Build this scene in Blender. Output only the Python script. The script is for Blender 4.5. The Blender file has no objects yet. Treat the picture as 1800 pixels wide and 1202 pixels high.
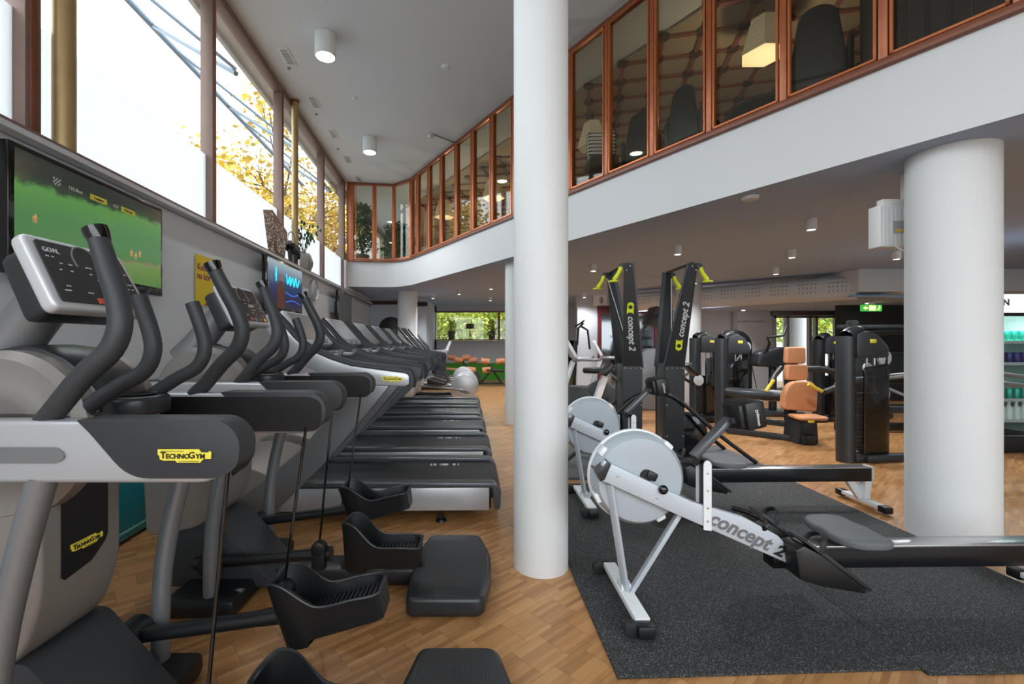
import bpy, bmesh, math, random
from mathutils import Vector, Matrix, Euler
random.seed(7)
S = bpy.context.scene
COL = S.collection
PI = math.pi

# ---------------------------------------------------------------- camera, world, light, exposure
CAM_H, F, PX, PY = 1.27, 800.0, 845.0, 601.0
cd = bpy.data.cameras.new('camera'); cam = bpy.data.objects.new('camera', cd); COL.objects.link(cam)
cd.sensor_width = 36.0; cd.lens = 36.0 * F / 1800.0
cd.shift_x = (900.0 - PX) / 1800.0; cd.clip_start = 0.05; cd.clip_end = 300
cam.location = (0, 0, CAM_H); cam.rotation_euler = (PI / 2, 0, 0)
S.camera = cam

W = bpy.data.worlds.new('overcast_sky'); S.world = W; W.use_nodes = True
wn = W.node_tree.nodes; wl = W.node_tree.links; wn.clear()
wo = wn.new('ShaderNodeOutputWorld'); wb = wn.new('ShaderNodeBackground')
wt = wn.new('ShaderNodeTexCoord'); wsep = wn.new('ShaderNodeSeparateXYZ'); wr = wn.new('ShaderNodeValToRGB')
wr.color_ramp.elements[0].position = 0.45; wr.color_ramp.elements[0].color = (0.40, 0.45, 0.48, 1)
wr.color_ramp.elements[1].position = 0.62; wr.color_ramp.elements[1].color = (0.90, 0.955, 1.0, 1)
wm = wn.new('ShaderNodeMath'); wm.operation = 'MULTIPLY_ADD'; wm.inputs[1].default_value = 0.5; wm.inputs[2].default_value = 0.5
wl.new(wt.outputs['Generated'], wsep.inputs[0]); wl.new(wsep.outputs['Z'], wm.inputs[0]); wl.new(wm.outputs[0], wr.inputs[0])
wl.new(wr.outputs[0], wb.inputs['Color']); wb.inputs['Strength'].default_value = 3.7
wl.new(wb.outputs[0], wo.inputs[0])

S.view_settings.view_transform = 'Standard'; S.view_settings.look = 'None'
S.view_settings.gamma = 1.0; S.view_settings.use_curve_mapping = False
S.view_settings.exposure = 0.44
S.cycles.max_bounces = 10; S.cycles.diffuse_bounces = 6; S.cycles.glossy_bounces = 4
S.cycles.transparent_max_bounces = 16; S.cycles.sample_clamp_indirect = 6.0
S.cycles.caustics_reflective = False; S.cycles.caustics_refractive = False

def portal(name, loc, rot, sx, sy):        # portals only steer sampling of the sky through the window openings
    ld = bpy.data.lights.new(name, 'AREA'); ld.shape = 'RECTANGLE'; ld.size = sx; ld.size_y = sy
    ld.cycles.is_portal = True
    o = bpy.data.objects.new(name, ld); COL.objects.link(o); o.location = loc; o.rotation_euler = rot

# ---------------------------------------------------------------- pixel helpers (depth is distance along +Y)
def P(x, y, Y): return Vector(((x - PX) * Y / F, Y, CAM_H - (y - PY) * Y / F))
def FL(x, y): Y = F * CAM_H / (y - PY); return Vector(((x - PX) * Y / F, Y, 0))
def CE(x, y, H): Y = F * (H - CAM_H) / (PY - y); return Vector(((x - PX) * Y / F, Y, H))

# ---------------------------------------------------------------- materials
def lin(h):
    h = h.lstrip('#'); r = []
    for i in (0, 2, 4):
        c = int(h[i:i + 2], 16) / 255
        r.append(c / 12.92 if c <= 0.04045 else ((c + 0.055) / 1.055) ** 2.4)
    return (*r, 1)

def mat(name, col, rough=0.5, metal=0.0, bump=0.0, bscale=200, var=0.04, vscale=6, emit=0.0, ecol=None, spec=0.5, coat=0.0):
    m = bpy.data.materials.new(name); m.use_nodes = True
    n = m.node_tree.nodes; l = m.node_tree.links; b = n['Principled BSDF']
    c = lin(col)
    b.inputs['Roughness'].default_value = rough; b.inputs['Metallic'].default_value = metal
    b.inputs['Specular IOR Level'].default_value = spec; b.inputs['Coat Weight'].default_value = coat
    tc = n.new('ShaderNodeTexCoord'); no = n.new('ShaderNodeTexNoise'); no.inputs['Scale'].default_value = vscale
    no.inputs['Detail'].default_value = 3
    l.new(tc.outputs['Object'], no.inputs['Vector'])
    mx = n.new('ShaderNodeMix'); mx.data_type = 'RGBA'
    mx.inputs['A'].default_value = tuple(min(1, k * (1 - var)) for k in c[:3]) + (1,)
    mx.inputs['B'].default_value = tuple(min(1, k * (1 + var)) for k in c[:3]) + (1,)
    l.new(no.outputs['Fac'], mx.inputs['Factor']); l.new(mx.outputs['Result'], b.inputs['Base Color'])
    if bump:
        nb = n.new('ShaderNodeTexNoise'); nb.inputs['Scale'].default_value = bscale
        bp = n.new('ShaderNodeBump'); bp.inputs['Strength'].default_value = bump; bp.inputs['Distance'].default_value = 0.002
        l.new(tc.outputs['Object'], nb.inputs['Vector']); l.new(nb.outputs['Fac'], bp.inputs['Height']); l.new(bp.outputs[0], b.inputs['Normal'])
    if emit:
        b.inputs['Emission Color'].default_value = lin(ecol or col); b.inputs['Emission Strength'].default_value = emit
    return m

def glass_mat(name, tint=(1, 1, 1), refl=1.0, rough=0.0):
    m = bpy.data.materials.new(name); m.use_nodes = True
    n = m.node_tree.nodes; l = m.node_tree.links; n.clear()
    o = n.new('ShaderNodeOutputMaterial'); t = n.new('ShaderNodeBsdfTransparent'); g = n.new('ShaderNodeBsdfGlossy')
    f = n.new('ShaderNodeLayerWeight'); f.inputs[0].default_value = 0.5; mx = n.new('ShaderNodeMixShader')
    p5 = n.new('ShaderNodeMath'); p5.operation = 'POWER'; p5.inputs[1].default_value = 5.0; l.new(f.outputs['Facing'], p5.inputs[0])
    mm = n.new('ShaderNodeMath'); mm.operation = 'MULTIPLY_ADD'; mm.inputs[1].default_value = 0.9 * refl; mm.inputs[2].default_value = 0.04 * refl; mm.use_clamp = True
    t.inputs[0].default_value = (*tint, 1); g.inputs['Roughness'].default_value = rough
    l.new(p5.outputs[0], mm.inputs[0]); l.new(mm.outputs[0], mx.inputs[0]); l.new(t.outputs[0], mx.inputs[1]); l.new(g.outputs[0], mx.inputs[2])
    l.new(mx.outputs[0], o.inputs[0]); return m

def film_mat():
    m = bpy.data.materials.new('frosted_film'); m.use_nodes = True
    n = m.node_tree.nodes; l = m.node_tree.links; n.clear()
    o = n.new('ShaderNodeOutputMaterial'); t = n.new('ShaderNodeBsdfTranslucent'); d = n.new('ShaderNodeBsdfDiffuse'); mx = n.new('ShaderNodeMixShader')
    t.inputs[0].default_value = (0.76, 0.765, 0.77, 1); d.inputs[0].default_value = (0.8, 0.8, 0.82, 1); mx.inputs[0].default_value = 0.12
    l.new(t.outputs[0], mx.inputs[1]); l.new(d.outputs[0], mx.inputs[2]); l.new(mx.outputs[0], o.inputs[0]); return m

def shade_mat(name, col, emit, k=60.0):          # pleated lit paper: glows evenly from the bulb inside
    m = mat(name, col, 0.8, emit=emit, ecol='#FFE2A8')
    return m

def parquet_mat():
    m = bpy.data.materials.new('oak_mosaic_parquet'); m.use_nodes = True
    n = m.node_tree.nodes; l = m.node_tree.links; b = n['Principled BSDF']
    def nd(t, **k):
        x = n.new(t)
        for a, v in k.items(): setattr(x, a, v)
        return x
    def M(op, a, b_=None, c=None):
        x = nd('ShaderNodeMath', operation=op)
        for i, v in enumerate((a, b_, c)):
            if v is None: continue
            if isinstance(v, (int, float)): x.inputs[i].default_value = v
            else: l.new(v, x.inputs[i])
        return x.outputs[0]
    tc = nd('ShaderNodeTexCoord'); mp = nd('ShaderNodeMapping'); mp.inputs['Rotation'].default_value = (0, 0, math.radians(-41))
    l.new(tc.outputs['Object'], mp.inputs[0]); sp = nd('ShaderNodeSeparateXYZ'); l.new(mp.outputs[0], sp.inputs[0])
    u, v = sp.outputs[0], sp.outputs[1]
    LN, WD, NB = 0.165, 0.0236, 7
    row = M('FLOOR', M('DIVIDE', v, WD)); blk = M('FLOOR', M('DIVIDE', v, WD * NB))
    uu = M('DIVIDE', M('ADD', u, M('MULTIPLY', blk, LN * 0.43)), LN); colm = M('FLOOR', uu)
    cb = nd('ShaderNodeCombineXYZ'); l.new(row, cb.inputs[0]); l.new(colm, cb.inputs[1])
    wn_ = nd('ShaderNodeTexWhiteNoise', noise_dimensions='3D'); l.new(cb.outputs[0], wn_.inputs['Vector'])
    gm = nd('ShaderNodeMapping'); gm.inputs['Scale'].default_value = (10, 130, 1); l.new(mp.outputs[0], gm.inputs[0])
    gn = nd('ShaderNodeTexNoise'); gn.inputs['Scale'].default_value = 1.0; gn.inputs['Detail'].default_value = 4; l.new(gm.outputs[0], gn.inputs['Vector'])
    fac = M('ADD', M('MULTIPLY', wn_.outputs['Value'], 0.55), M('MULTIPLY', gn.outputs['Fac'], 0.5))
    r = nd('ShaderNodeValToRGB'); e = r.color_ramp.elements
    e[0].position = 0.1; e[0].color = lin('#8E643F'); e[1].position = 0.95; e[1].color = lin('#CC9C68')
    x = r.color_ramp.elements.new(0.5); x.color = lin('#B1804F')
    l.new(fac, r.inputs[0])
    def gap(val, w):      # 1 near integer lines
        f_ = M('FRACT', val); d = M('MINIMUM', f_, M('SUBTRACT', 1.0, f_)); return M('LESS_THAN', d, w)
    g1 = gap(M('DIVIDE', v, WD), 0.02); g2 = gap(uu, 0.006); g3 = gap(M('DIVIDE', v, WD * NB), 0.007)
    gs = M('MINIMUM', 1.0, M('ADD', M('MULTIPLY', g1, 0.18), M('ADD', M('MULTIPLY', g2, 0.55), M('MULTIPLY', g3, 0.55))))
    mx = nd('ShaderNodeMix', data_type='RGBA'); l.new(gs, mx.inputs['Factor']); l.new(r.outputs[0], mx.inputs['A']); mx.inputs['B'].default_value = lin('#3C2614')
    l.new(mx.outputs['Result'], b.inputs['Base Color'])
    rn = nd('ShaderNodeTexNoise'); rn.inputs['Scale'].default_value = 3; l.new(tc.outputs['Object'], rn.inputs['Vector'])
    l.new(M('MULTIPLY_ADD', rn.outputs['Fac'], 0.2, 0.22), b.inputs['Roughness'])
    bp = nd('ShaderNodeBump'); bp.inputs['Strength'].default_value = 0.12; bp.inputs['Distance'].default_value = 0.002
    l.new(fac, bp.inputs['Height']); l.new(bp.outputs[0], b.inputs['Normal'])
    return m

def rubber_mat():
    m = bpy.data.materials.new('speckled_rubber'); m.use_nodes = True
    n = m.node_tree.nodes; l = m.node_tree.links; b = n['Principled BSDF']
    tc = n.new('ShaderNodeTexCoord'); v = n.new('ShaderNodeTexVoronoi'); v.inputs['Scale'].default_value = 430
    l.new(tc.outputs['Object'], v.inputs['Vector'])
    sep = n.new('ShaderNodeSeparateColor'); l.new(v.outputs['Color'], sep.inputs[0])
    r = n.new('ShaderNodeValToRGB'); r.color_ramp.interpolation = 'CONSTANT'; e = r.color_ramp.elements
    e[0].position = 0; e[0].color = lin('#1E2022'); e[1].position = 0.80; e[1].color = lin('#383A3C')
    x = e.new(0.92); x.color = lin('#858784'); x = e.new(0.45); x.color = lin('#26282A')
    l.new(sep.outputs[0], r.inputs[0]); l.new(r.outputs[0], b.inputs['Base Color'])
    b.inputs['Roughness'].default_value = 0.75
    bp = n.new('ShaderNodeBump'); bp.inputs['Strength'].default_value = 0.4; bp.inputs['Distance'].default_value = 0.002
    l.new(v.outputs['Distance'], bp.inputs['Height']); l.new(bp.outputs[0], b.inputs['Normal'])
    return m

def leaf_mat(name, a, b_, c):
    m = bpy.data.materials.new(name); m.use_nodes = True
    n = m.node_tree.nodes; l = m.node_tree.links; b = n['Principled BSDF']
    g = n.new('ShaderNodeNewGeometry'); r = n.new('ShaderNodeValToRGB'); e = r.color_ramp.elements
    e[0].color = lin(a); e[1].color = lin(c); x = e.new(0.5); x.color = lin(b_)
    l.new(g.outputs['Random Per Island'], r.inputs[0]); l.new(r.outputs[0], b.inputs['Base Color']); b.inputs['Roughness'].default_value = 0.5
    return m

M = {}
def mk(k, *a, **kw): M[k] = mat(k, *a, **kw)
mk('wall_paint', '#D2D5D8', 0.85, bump=0.05, bscale=300, var=0.015)
mk('slab_paint', '#D6D8DA', 0.8, bump=0.04, bscale=120, var=0.012)
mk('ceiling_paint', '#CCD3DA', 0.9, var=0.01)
mk('rail_dark', '#1B1D20', 0.25, 0.4)
mk('ski_grey', '#4A4D50', 0.4, 0.3)
mk('low_ceiling_bounce_offset', '#A6BADA', 0.9, var=0.01)  # blue mixed into the ceiling colour to cancel orange bounce light off the parquet
mk('column_paint', '#DADCDC', 0.6, bump=0.1, bscale=14, var=0.02, vscale=3)
mk('grey_wall', '#C4CAD2', 0.85, var=0.02)
mk('black_wall', '#2A2A2C', 0.8)
mk('green_band', '#3E9A1E', 0.6)
mk('white', '#E6E6E4', 0.5)
mk('bronze', '#806A62', 0.45, 0.3, var=0.15)
mk('brass', '#A88E62', 0.42, 0.45, var=0.2, vscale=9)
mk('copper_wood', '#A55B38', 0.32, 0.25, var=0.25, vscale=14)
mk('copper_edge', '#D07A4E', 0.25, 0.55, var=0.15)
mk('dark_wood', '#7A4630', 0.4, 0.1, var=0.3, vscale=10)
mk('steel_blue', '#6C7C8A', 0.4, 0.3)
mk('concrete', '#CFCFCC', 0.8, var=0.1)
mk('silver', '#BEC1C5', 0.32, 0.45, var=0.03)
mk('silver_light', '#C9CCD0', 0.35, 0.25, var=0.02)
mk('grey_metal', '#85878A', 0.38, 0.5, var=0.04)
mk('taupe', '#8F8A85', 0.42, 0.3, var=0.03)
mk('charcoal', '#303337', 0.5, bump=0.25, bscale=500, var=0.06)
mk('charcoal_smooth', '#26292C', 0.35, var=0.05)
mk('black', '#141517', 0.4, var=0.1)
mk('black_gloss', '#0C0D0F', 0.12, var=0.1, coat=0.4)
mk('rubber', '#1D1E20', 0.6, bump=0.3, bscale=400)
mk('belt', '#242628', 0.5, bump=0.2, bscale=600)
mk('rail_grey', '#5A5E62', 0.3, 0.4)
mk('rower_grey', '#BCC4CC', 0.4, 0.1, var=0.02)
mk('rower_white', '#E3E7E9', 0.4, var=0.02)
mk('rower_housing', '#AAB3BA', 0.45, var=0.02)
mk('seat_grey', '#5E6366', 0.6)
mk('steel', '#C2C4C6', 0.22, 0.9)
mk('logo_yellow', '#E8D94A', 0.5)
mk('logo_ink', '#1A1A12', 0.6)
mk('logo_grey', '#6C6C6E', 0.5)
mk('logo_white', '#D8D8DC', 0.5)
mk('lime', '#D6E21C', 0.45)
mk('yellow', '#E9C83C', 0.45)
mk('display', '#35363A', 0.3)
mk('display_light', '#8A8F92', 0.25)
mk('print_white', '#C8CACC', 0.5)
mk('btn_orange', '#D8543C', 0.4); mk('btn_teal', '#2BA89A', 0.4); mk('btn_red', '#C03040', 0.4)
mk('tan_leather', '#C98B60', 0.5, bump=0.1, bscale=300, var=0.05)
mk('roller_tan', '#C07E54', 0.6)
mk('teal', '#0B8797', 0.45)
mk('aqua', '#7FC9BE', 0.6)
mk('poster_yellow', '#E2C32A', 0.55, var=0.05)
mk('poster_purple', '#8A3058', 0.6)
mk('poster_red', '#B8243A', 0.6)
mk('dark_red', '#5A1820', 0.5)
mk('maroon', '#4A1418', 0.45)
mk('mirror', '#8A8C8E', 0.06, 1.0, var=0.01)
mk('plant', '#2F5A32', 0.5, var=0.3)
mk('stem', '#5A4A34', 0.7)
mk('trunk', '#5E5146', 0.9, var=0.2)
mk('pot', '#4A4440', 0.6)
mk('ceramic', '#8C8C88', 0.5, var=0.1)
mk('lattice_panel', '#A79A84', 0.8, var=0.03)
mk('lattice_bar', '#8A5648', 0.6, var=0.1)
mk('lattice_node', '#4A3832', 0.6)
mk('olive_wall', '#8C8A78', 0.85)
mk('leather_black', '#2C2A28', 0.35, var=0.1)
mk('lamp_glow', '#FFF6E4', 0.5, emit=14, ecol='#FFF3DC')
mk('spot_glow', '#FFFFFF', 0.5, emit=9, ecol='#FFFAF0')
mk('shade_paper', '#D8D0BE', 0.8, emit=0.06, ecol='#FFE0A0')
mk('shade_inner', '#C8B078', 0.9, emit=0.35, ecol='#FFDF9A')
mk('reflector', '#D8DADC', 0.12, 0.9)
mk('cooler_white', '#F2F2F2', 0.4, emit=0.6, ecol='#FFFFFF')
mk('cooler_inside', '#B9CFCB', 0.5)
mk('can_teal', '#2FB7A0', 0.3, 0.4, var=0.4, vscale=60)
mk('can_purple', '#3B2E86', 0.3, 0.4, var=0.5, vscale=60)
mk('bottle_white', '#E8ECEA', 0.3)
mk('bottle_blue', '#2A4FA0', 0.3)
mk('exit_green', '#4CA844', 0.5, emit=0.5, ecol='#4BD05A')
mk('exit_lit', '#F4F0A0', 0.5, emit=1.2, ecol='#FFF6A0')
mk('asphalt', '#8A8C88', 0.9, var=0.15)
mk('facade', '#B8B0A4', 0.8)
mk('tile_brown', '#6E5446', 0.6, var=0.3, vscale=40)
mk('speck', '#D8CFC4', 0.6)
mk('wood_edge', '#B98A5A', 0.6, var=0.15)
mk('platform_grey', '#4C4E50', 0.7)
M['glass'] = glass_mat('clear_glass', (0.96, 0.97, 0.97), 1.0)
M['gallery_glass'] = glass_mat('gallery_glass', (0.86, 0.85, 0.80), 1.3)
M['cooler_glass'] = glass_mat('cooler_glass', (0.9, 0.95, 0.94), 1.0)
M['acrylic'] = glass_mat('smoked_acrylic', (0.35, 0.37, 0.37), 2.0)
M['film'] = film_mat()
M['parquet'] = parquet_mat(); M['rubber_mat'] = rubber_mat()
M['leaf_autumn'] = leaf_mat('leaf_autumn', '#C79A22', '#DDB948', '#A9A63C')
M['leaf_green'] = leaf_mat('leaf_green', '#7FA336', '#B4C84C', '#DCCB4A')
M['leaf_dark'] = leaf_mat('leaf_dark', '#1E4026', '#2F5C34', '#3E6E3A')

# ---------------------------------------------------------------- mesh builder
class B:
    def __init__(s): s.bm = bmesh.new()
    def _merge(s, t):
        me = bpy.data.meshes.new('t'); t.to_mesh(me); t.free(); s.bm.from_mesh(me); bpy.data.meshes.remove(me)
        return s
    def _bev(s, t, w, seg=2, ang=0.5):
        if w > 0:
            t.normal_update()
            es = [e for e in t.edges if len(e.link_faces) == 2 and e.calc_face_angle(0) > ang]
            bmesh.ops.bevel(t, geom=es, offset=w, offset_type='OFFSET', segments=seg, profile=0.5, affect='EDGES', clamp_overlap=True)
    def box(s, c, size, rot=None, bev=0.0, seg=2):
        t = bmesh.new(); bmesh.ops.create_cube(t, size=1)
        for v in t.verts: v.co = Vector((v.co.x * size[0], v.co.y * size[1], v.co.z * size[2]))
        s._bev(t, bev, seg)
        mt = Matrix.Translation(c) @ (rot.to_matrix().to_4x4() if isinstance(rot, Euler) else (rot if rot else Matrix()))
        bmesh.ops.transform(t, matrix=mt, verts=t.verts); return s._merge(t)
    def bar(s, p0, p1, w, h, bev=0.0, up=(0, 0, 1)):
        p0, p1 = Vector(p0), Vector(p1); d = p1 - p0; L = d.length; x = d.normalized()
        u = Vector(up)
        if abs(x.dot(u)) > 0.98: u = Vector((1, 0, 0))
        y = u.cross(x).normalized(); z = x.cross(y)
        m4 = Matrix((x, y, z)).transposed().to_4x4()
        return s.box((p0 + p1) / 2, (L, w, h), m4, bev)
    def prism(s, pts, axis, a, b, bev=0.0, seg=2, ang=0.5):
        t = bmesh.new()
        def mk3(p, k):
            return {'y': (p[0], k, p[1]), 'z': (p[0], p[1], k), 'x': (k, p[0], p[1])}[axis]
        v0 = [t.verts.new(mk3(p, a)) for p in pts]; v1 = [t.verts.new(mk3(p, b)) for p in pts]
        n = len(pts); t.faces.new(v0); t.faces.new(v1[::-1])
        for i in range(n): t.faces.new((v0[i], v1[i], v1[(i + 1) % n], v0[(i + 1) % n]))
        bmesh.ops.recalc_face_normals(t, faces=t.faces)
        s._bev(t, bev, seg, ang)
        return s._merge(t)
    def tube(s, pts, r, n=12, sub=0, sy=1.0):
        pts = [Vector(p) for p in pts]; rs = list(r) if isinstance(r, (list, tuple)) else [r] * len(pts)
        if sub:
            q, qr = [], []
            for i in range(len(pts) - 1):
                p0 = pts[max(i - 1, 0)]; p1 = pts[i]; p2 = pts[i + 1]; p3 = pts[min(i + 2, len(pts) - 1)]
                for k in range(sub):
                    t_ = k / sub
                    q.append(0.5 * ((2 * p1) + (-p0 + p2) * t_ + (2 * p0 - 5 * p1 + 4 * p2 - p3) * t_ ** 2 + (-p0 + 3 * p1 - 3 * p2 + p3) * t_ ** 3))
                    qr.append(rs[i] * (1 - t_) + rs[i + 1] * t_)
            q.append(pts[-1]); qr.append(rs[-1]); pts, rs = q, qr
        bm = s.bm; N = len(pts)
        tg = [(pts[min(i + 1, N - 1)] - pts[max(i - 1, 0)]).normalized() for i in range(N)]
        u = Vector((0, 0, 1)) if abs(tg[0].z) < 0.9 else Vector((1, 0, 0))
        u = (u - tg[0] * u.dot(tg[0])).normalized(); rings = []
        for i in range(N):
            u = (u - tg[i] * u.dot(tg[i])).normalized(); w = tg[i].cross(u)
            rings.append([bm.verts.new(pts[i] + (u * math.cos(2 * PI * k / n) * sy + w * math.sin(2 * PI * k / n)) * rs[i]) for k in range(n)])
        for i in range(N - 1):
            for k in range(n):
                bm.faces.new((rings[i][k], rings[i][(k + 1) % n], rings[i + 1][(k + 1) % n], rings[i + 1][k]))
        bm.faces.new(rings[0][::-1]); bm.faces.new(rings[-1]); return s
    def cyl(s, p0, p1, r, r2=None, n=24):
        return s.tube([p0, p1], [r, r if r2 is None else r2], n)
    def lathe(s, prof, c=(0, 0, 0), axis='z', n=32, a0=0, a1=2 * PI):
        bm = s.bm; c = Vector(c); full = abs(a1 - a0 - 2 * PI) < 1e-6; k_ = n if full else n + 1; rings = []
        for (r, h) in prof:
            ring = []
            for k in range(k_):
                a = a0 + (a1 - a0) * k / n; x, y = r * math.cos(a), r * math.sin(a)
                p = {'z': (x, y, h), 'y': (x, h, y), 'x': (h, x, y)}[axis]
                ring.append(bm.verts.new(c + Vector(p)))
            rings.append(ring)
        for i in range(len(rings) - 1):
            for k in range(n):
                k2 = (k + 1) % k_
                bm.faces.new((rings[i][k], rings[i][k2], rings[i + 1][k2], rings[i + 1][k]))
        if full:
            if prof[0][0] > 1e-6: bm.faces.new(rings[0][::-1])
            if prof[-1][0] > 1e-6: bm.faces.new(rings[-1])
        return s
    def disc(s, c, r, h, axis='y', n=40, bev=0.01):     # rounded thick disc, centre c, thickness h
        e = bev
        return s.lathe([(0.0001, -h / 2), (r - e, -h / 2), (r - e * .3, -h / 2 + e * .3), (r, -h / 2 + e), (r, h / 2 - e), (r - e * .3, h / 2 - e * .3), (r - e, h / 2), (0.0001, h / 2)], c, axis, n)
    def ball(s, c, r, n=16):
        t = bmesh.new(); bmesh.ops.create_uvsphere(t, u_segments=n, v_segments=max(6, n // 2), radius=1)
        r = r if isinstance(r, (tuple, list)) else (r, r, r)
        for v in t.verts: v.co = Vector(c) + Vector((v.co.x * r[0], v.co.y * r[1], v.co.z * r[2]))
        return s._merge(t)
    def face(s, pts):
        s.bm.faces.new([s.bm.verts.new(p) for p in pts]); return s
    def xf(s, m4): bmesh.ops.transform(s.bm, matrix=m4, verts=s.bm.verts); return s
    def build(s, name, m, parent=None, smooth=True, clean=False):
        bm = s.bm
        if clean: bmesh.ops.remove_doubles(bm, verts=bm.verts, dist=1e-5)
        bmesh.ops.recalc_face_normals(bm, faces=bm.faces)
        me = bpy.data.meshes.new(name); bm.to_mesh(me); bm.free()
        if smooth:
            for p in me.polygons: p.use_smooth = True
            me.set_sharp_from_angle(angle=math.radians(38))
        o = bpy.data.objects.new(name, me); COL.objects.link(o)
        me.materials.append(M[m] if isinstance(m, str) else m)
        if parent: o.parent = parent
        return o

def empty(name, loc=(0, 0, 0), rz=0.0):
    o = bpy.data.objects.new(name, None); COL.objects.link(o); o.location = loc; o.rotation_euler = (0, 0, rz); o.empty_display_size = 0.1
    return o
def tag(o, label=None, cat=None, group=None, kind=None):
    if label: o['label'] = label
    if cat: o['category'] = cat
    if group: o['group'] = group
    if kind: o['kind'] = kind
    return o
def struct(o, label=None, cat=None): return tag(o, label, cat, kind='structure')
def copy_tree(o, parent=None, kids=None):
    c = o.copy(); COL.objects.link(c)
    if parent: c.parent = parent
    for ch in [x for x in bpy.data.objects if x.parent == o and x != c]: copy_tree(ch, c)
    return c
def text(s_, size, loc, rot, m, parent, name='lettering', shear=0.0, ext=0.0012, off=0.0, sx=1.0, align='CENTER'):
    cu = bpy.data.curves.new(name, 'FONT'); cu.body = s_; cu.size = size; cu.shear = shear; cu.extrude = ext; cu.offset = off
    cu.align_x = align; cu.align_y = 'CENTER'; cu.materials.append(M[m]); cu.resolution_u = 3
    to = bpy.data.objects.new(name, cu); COL.objects.link(to); bpy.context.view_layer.update()
    me = bpy.data.meshes.new_from_object(to.evaluated_get(bpy.context.evaluated_depsgraph_get()))
    bpy.data.objects.remove(to); bpy.data.curves.remove(cu)
    o = bpy.data.objects.new(name, me); COL.objects.link(o)
    o.location = loc; o.rotation_euler = rot; o.scale = (sx, 1, 1)
    if parent: o.parent = parent
    return o
# ================================================================ THE SETTING
H_LOW, H_FL, H_TOP = 2.50, 3.05, 4.79
WK = 0.0664; WA = math.atan(WK)
def XW(Y): return -2.27 - WK * Y
def lw(o): o.location = (-2.27, 0, 0); o.rotation_euler = (0, 0, WA); return o      # wall frame: x = inward, y = along the wall
def WP(Y, z, n=0.0): return Vector((XW(Y) + n * math.cos(WA), Y + n * math.sin(WA), z))
GD = Vector((-0.598, 1, 0)).normalized(); GN = Vector((-1, -0.598, 0)).normalized()
GROT = math.atan2(GD.y, GD.x)
def gl(o): o.location = (4.386, 0, 0); o.rotation_euler = (0, 0, GROT); return o      # x = along the gallery, y = towards the hall
def GX(Y): return 4.386 - 0.598 * Y

struct(B().box((2.5, 6.0, -0.05), (14.5, 20.4, 0.1)).build('floor', 'parquet'), 'orange-brown oak mosaic parquet floor of short strips', 'floor')
struct(B().box((0, 20, -0.6), (120, 100, 0.2)).build('ground_outside', 'asphalt'), 'pale paved ground outside the windows', 'ground')
# left wall
struct(lw(B().box((-0.15, 5.4, 1.165), (0.3, 17.2, 2.33)).build('wall_left', 'wall_paint')), 'plain grey-white wall below the tall window row', 'wall')
struct(lw(B().box((-0.03, 5.0, 2.35), (0.22, 16.4, 0.035), bev=0.005).build('trim_1', 'silver_light')), 'pale ledge along the top of the left wall', 'trim')
struct(lw(B().box((-0.10, 3.5, 2.40), (0.10, 13.2, 0.06), bev=0.006).box((-0.02, 5.0, 2.374), (0.2, 16.4, 0.014)).build('trim_2', 'bronze')), 'dark bronze bottom rail under the tall windows', 'trim')
struct(lw(B().box((-0.10, 3.5, 4.74), (0.12, 13.2, 0.09), bev=0.006).build('trim_3', 'bronze')), 'dark bronze head rail where windows meet the ceiling', 'trim')
ms = [-3.0, -1.2, 0.65, 2.53, 4.47, 6.29, 8.33, 9.93]
for i in range(7):
    a, b = ms[i], ms[i + 1]
    w = lw(B().box((-0.12, (a + b) / 2, 3.58), (0.012, b - a - 0.06, 2.28)).build('window_%d' % (i + 1), 'glass'))
    struct(w)
    mu = B().box((-0.10, b, 3.57), (0.12, 0.07 if i != 2 else 0.1, 2.34), bev=0.006).build('mullion', 'bronze', w)
    B().box((-0.045, b, 3.57), (0.025, 0.045, 2.30), bev=0.005).build('cover_strip', 'dark_wood', w)
    if i >= 2:
        B().box((-0.108, (a + b) / 2, 2.43 + 0.33), (0.004, b - a - 0.07, 0.66)).build('frosted_film', 'film', w)
# short return of the wall beyond the last tall pane, under the gallery
struct(lw(B().box((-0.15, 11.7, 2.65), (0.3, 3.6, 0.8)).build('wall_left.001', 'wall_paint')))
for i, (Y, n, r, lab) in enumerate([(2.668, 0.005, 0.056, 'scuffed brass pipe before the nearest dark mullion'), (6.63, 0.005, 0.046, 'thin brass pipe standing behind the leafy vase')]):
    p = WP(Y, 0, n)
    t = empty('brass_pipe', (p.x, p.y, 2.385)); tag(t, lab, 'pipe', kind='thing')
    B().cyl((0, 0, 0), (0, 0, 2.40), r, n=28).build('shaft', 'brass', t)
    B().lathe([(r, 2.36), (r + .012, 2.37), (r + .012, 2.40), (0.001, 2.402)]).build('collar', 'dark_wood', t)

# hall ceiling
struct(B().prism([(XW(-3.6) - .16, -3.7), (9.8, -3.7), (9.8, 16.2), (XW(16.2) - .16, 16.2)], 'z', H_TOP, H_TOP + 0.2).build('ceiling', 'ceiling_paint'), 'plain light grey ceiling of the tall hall', 'ceiling')
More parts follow.
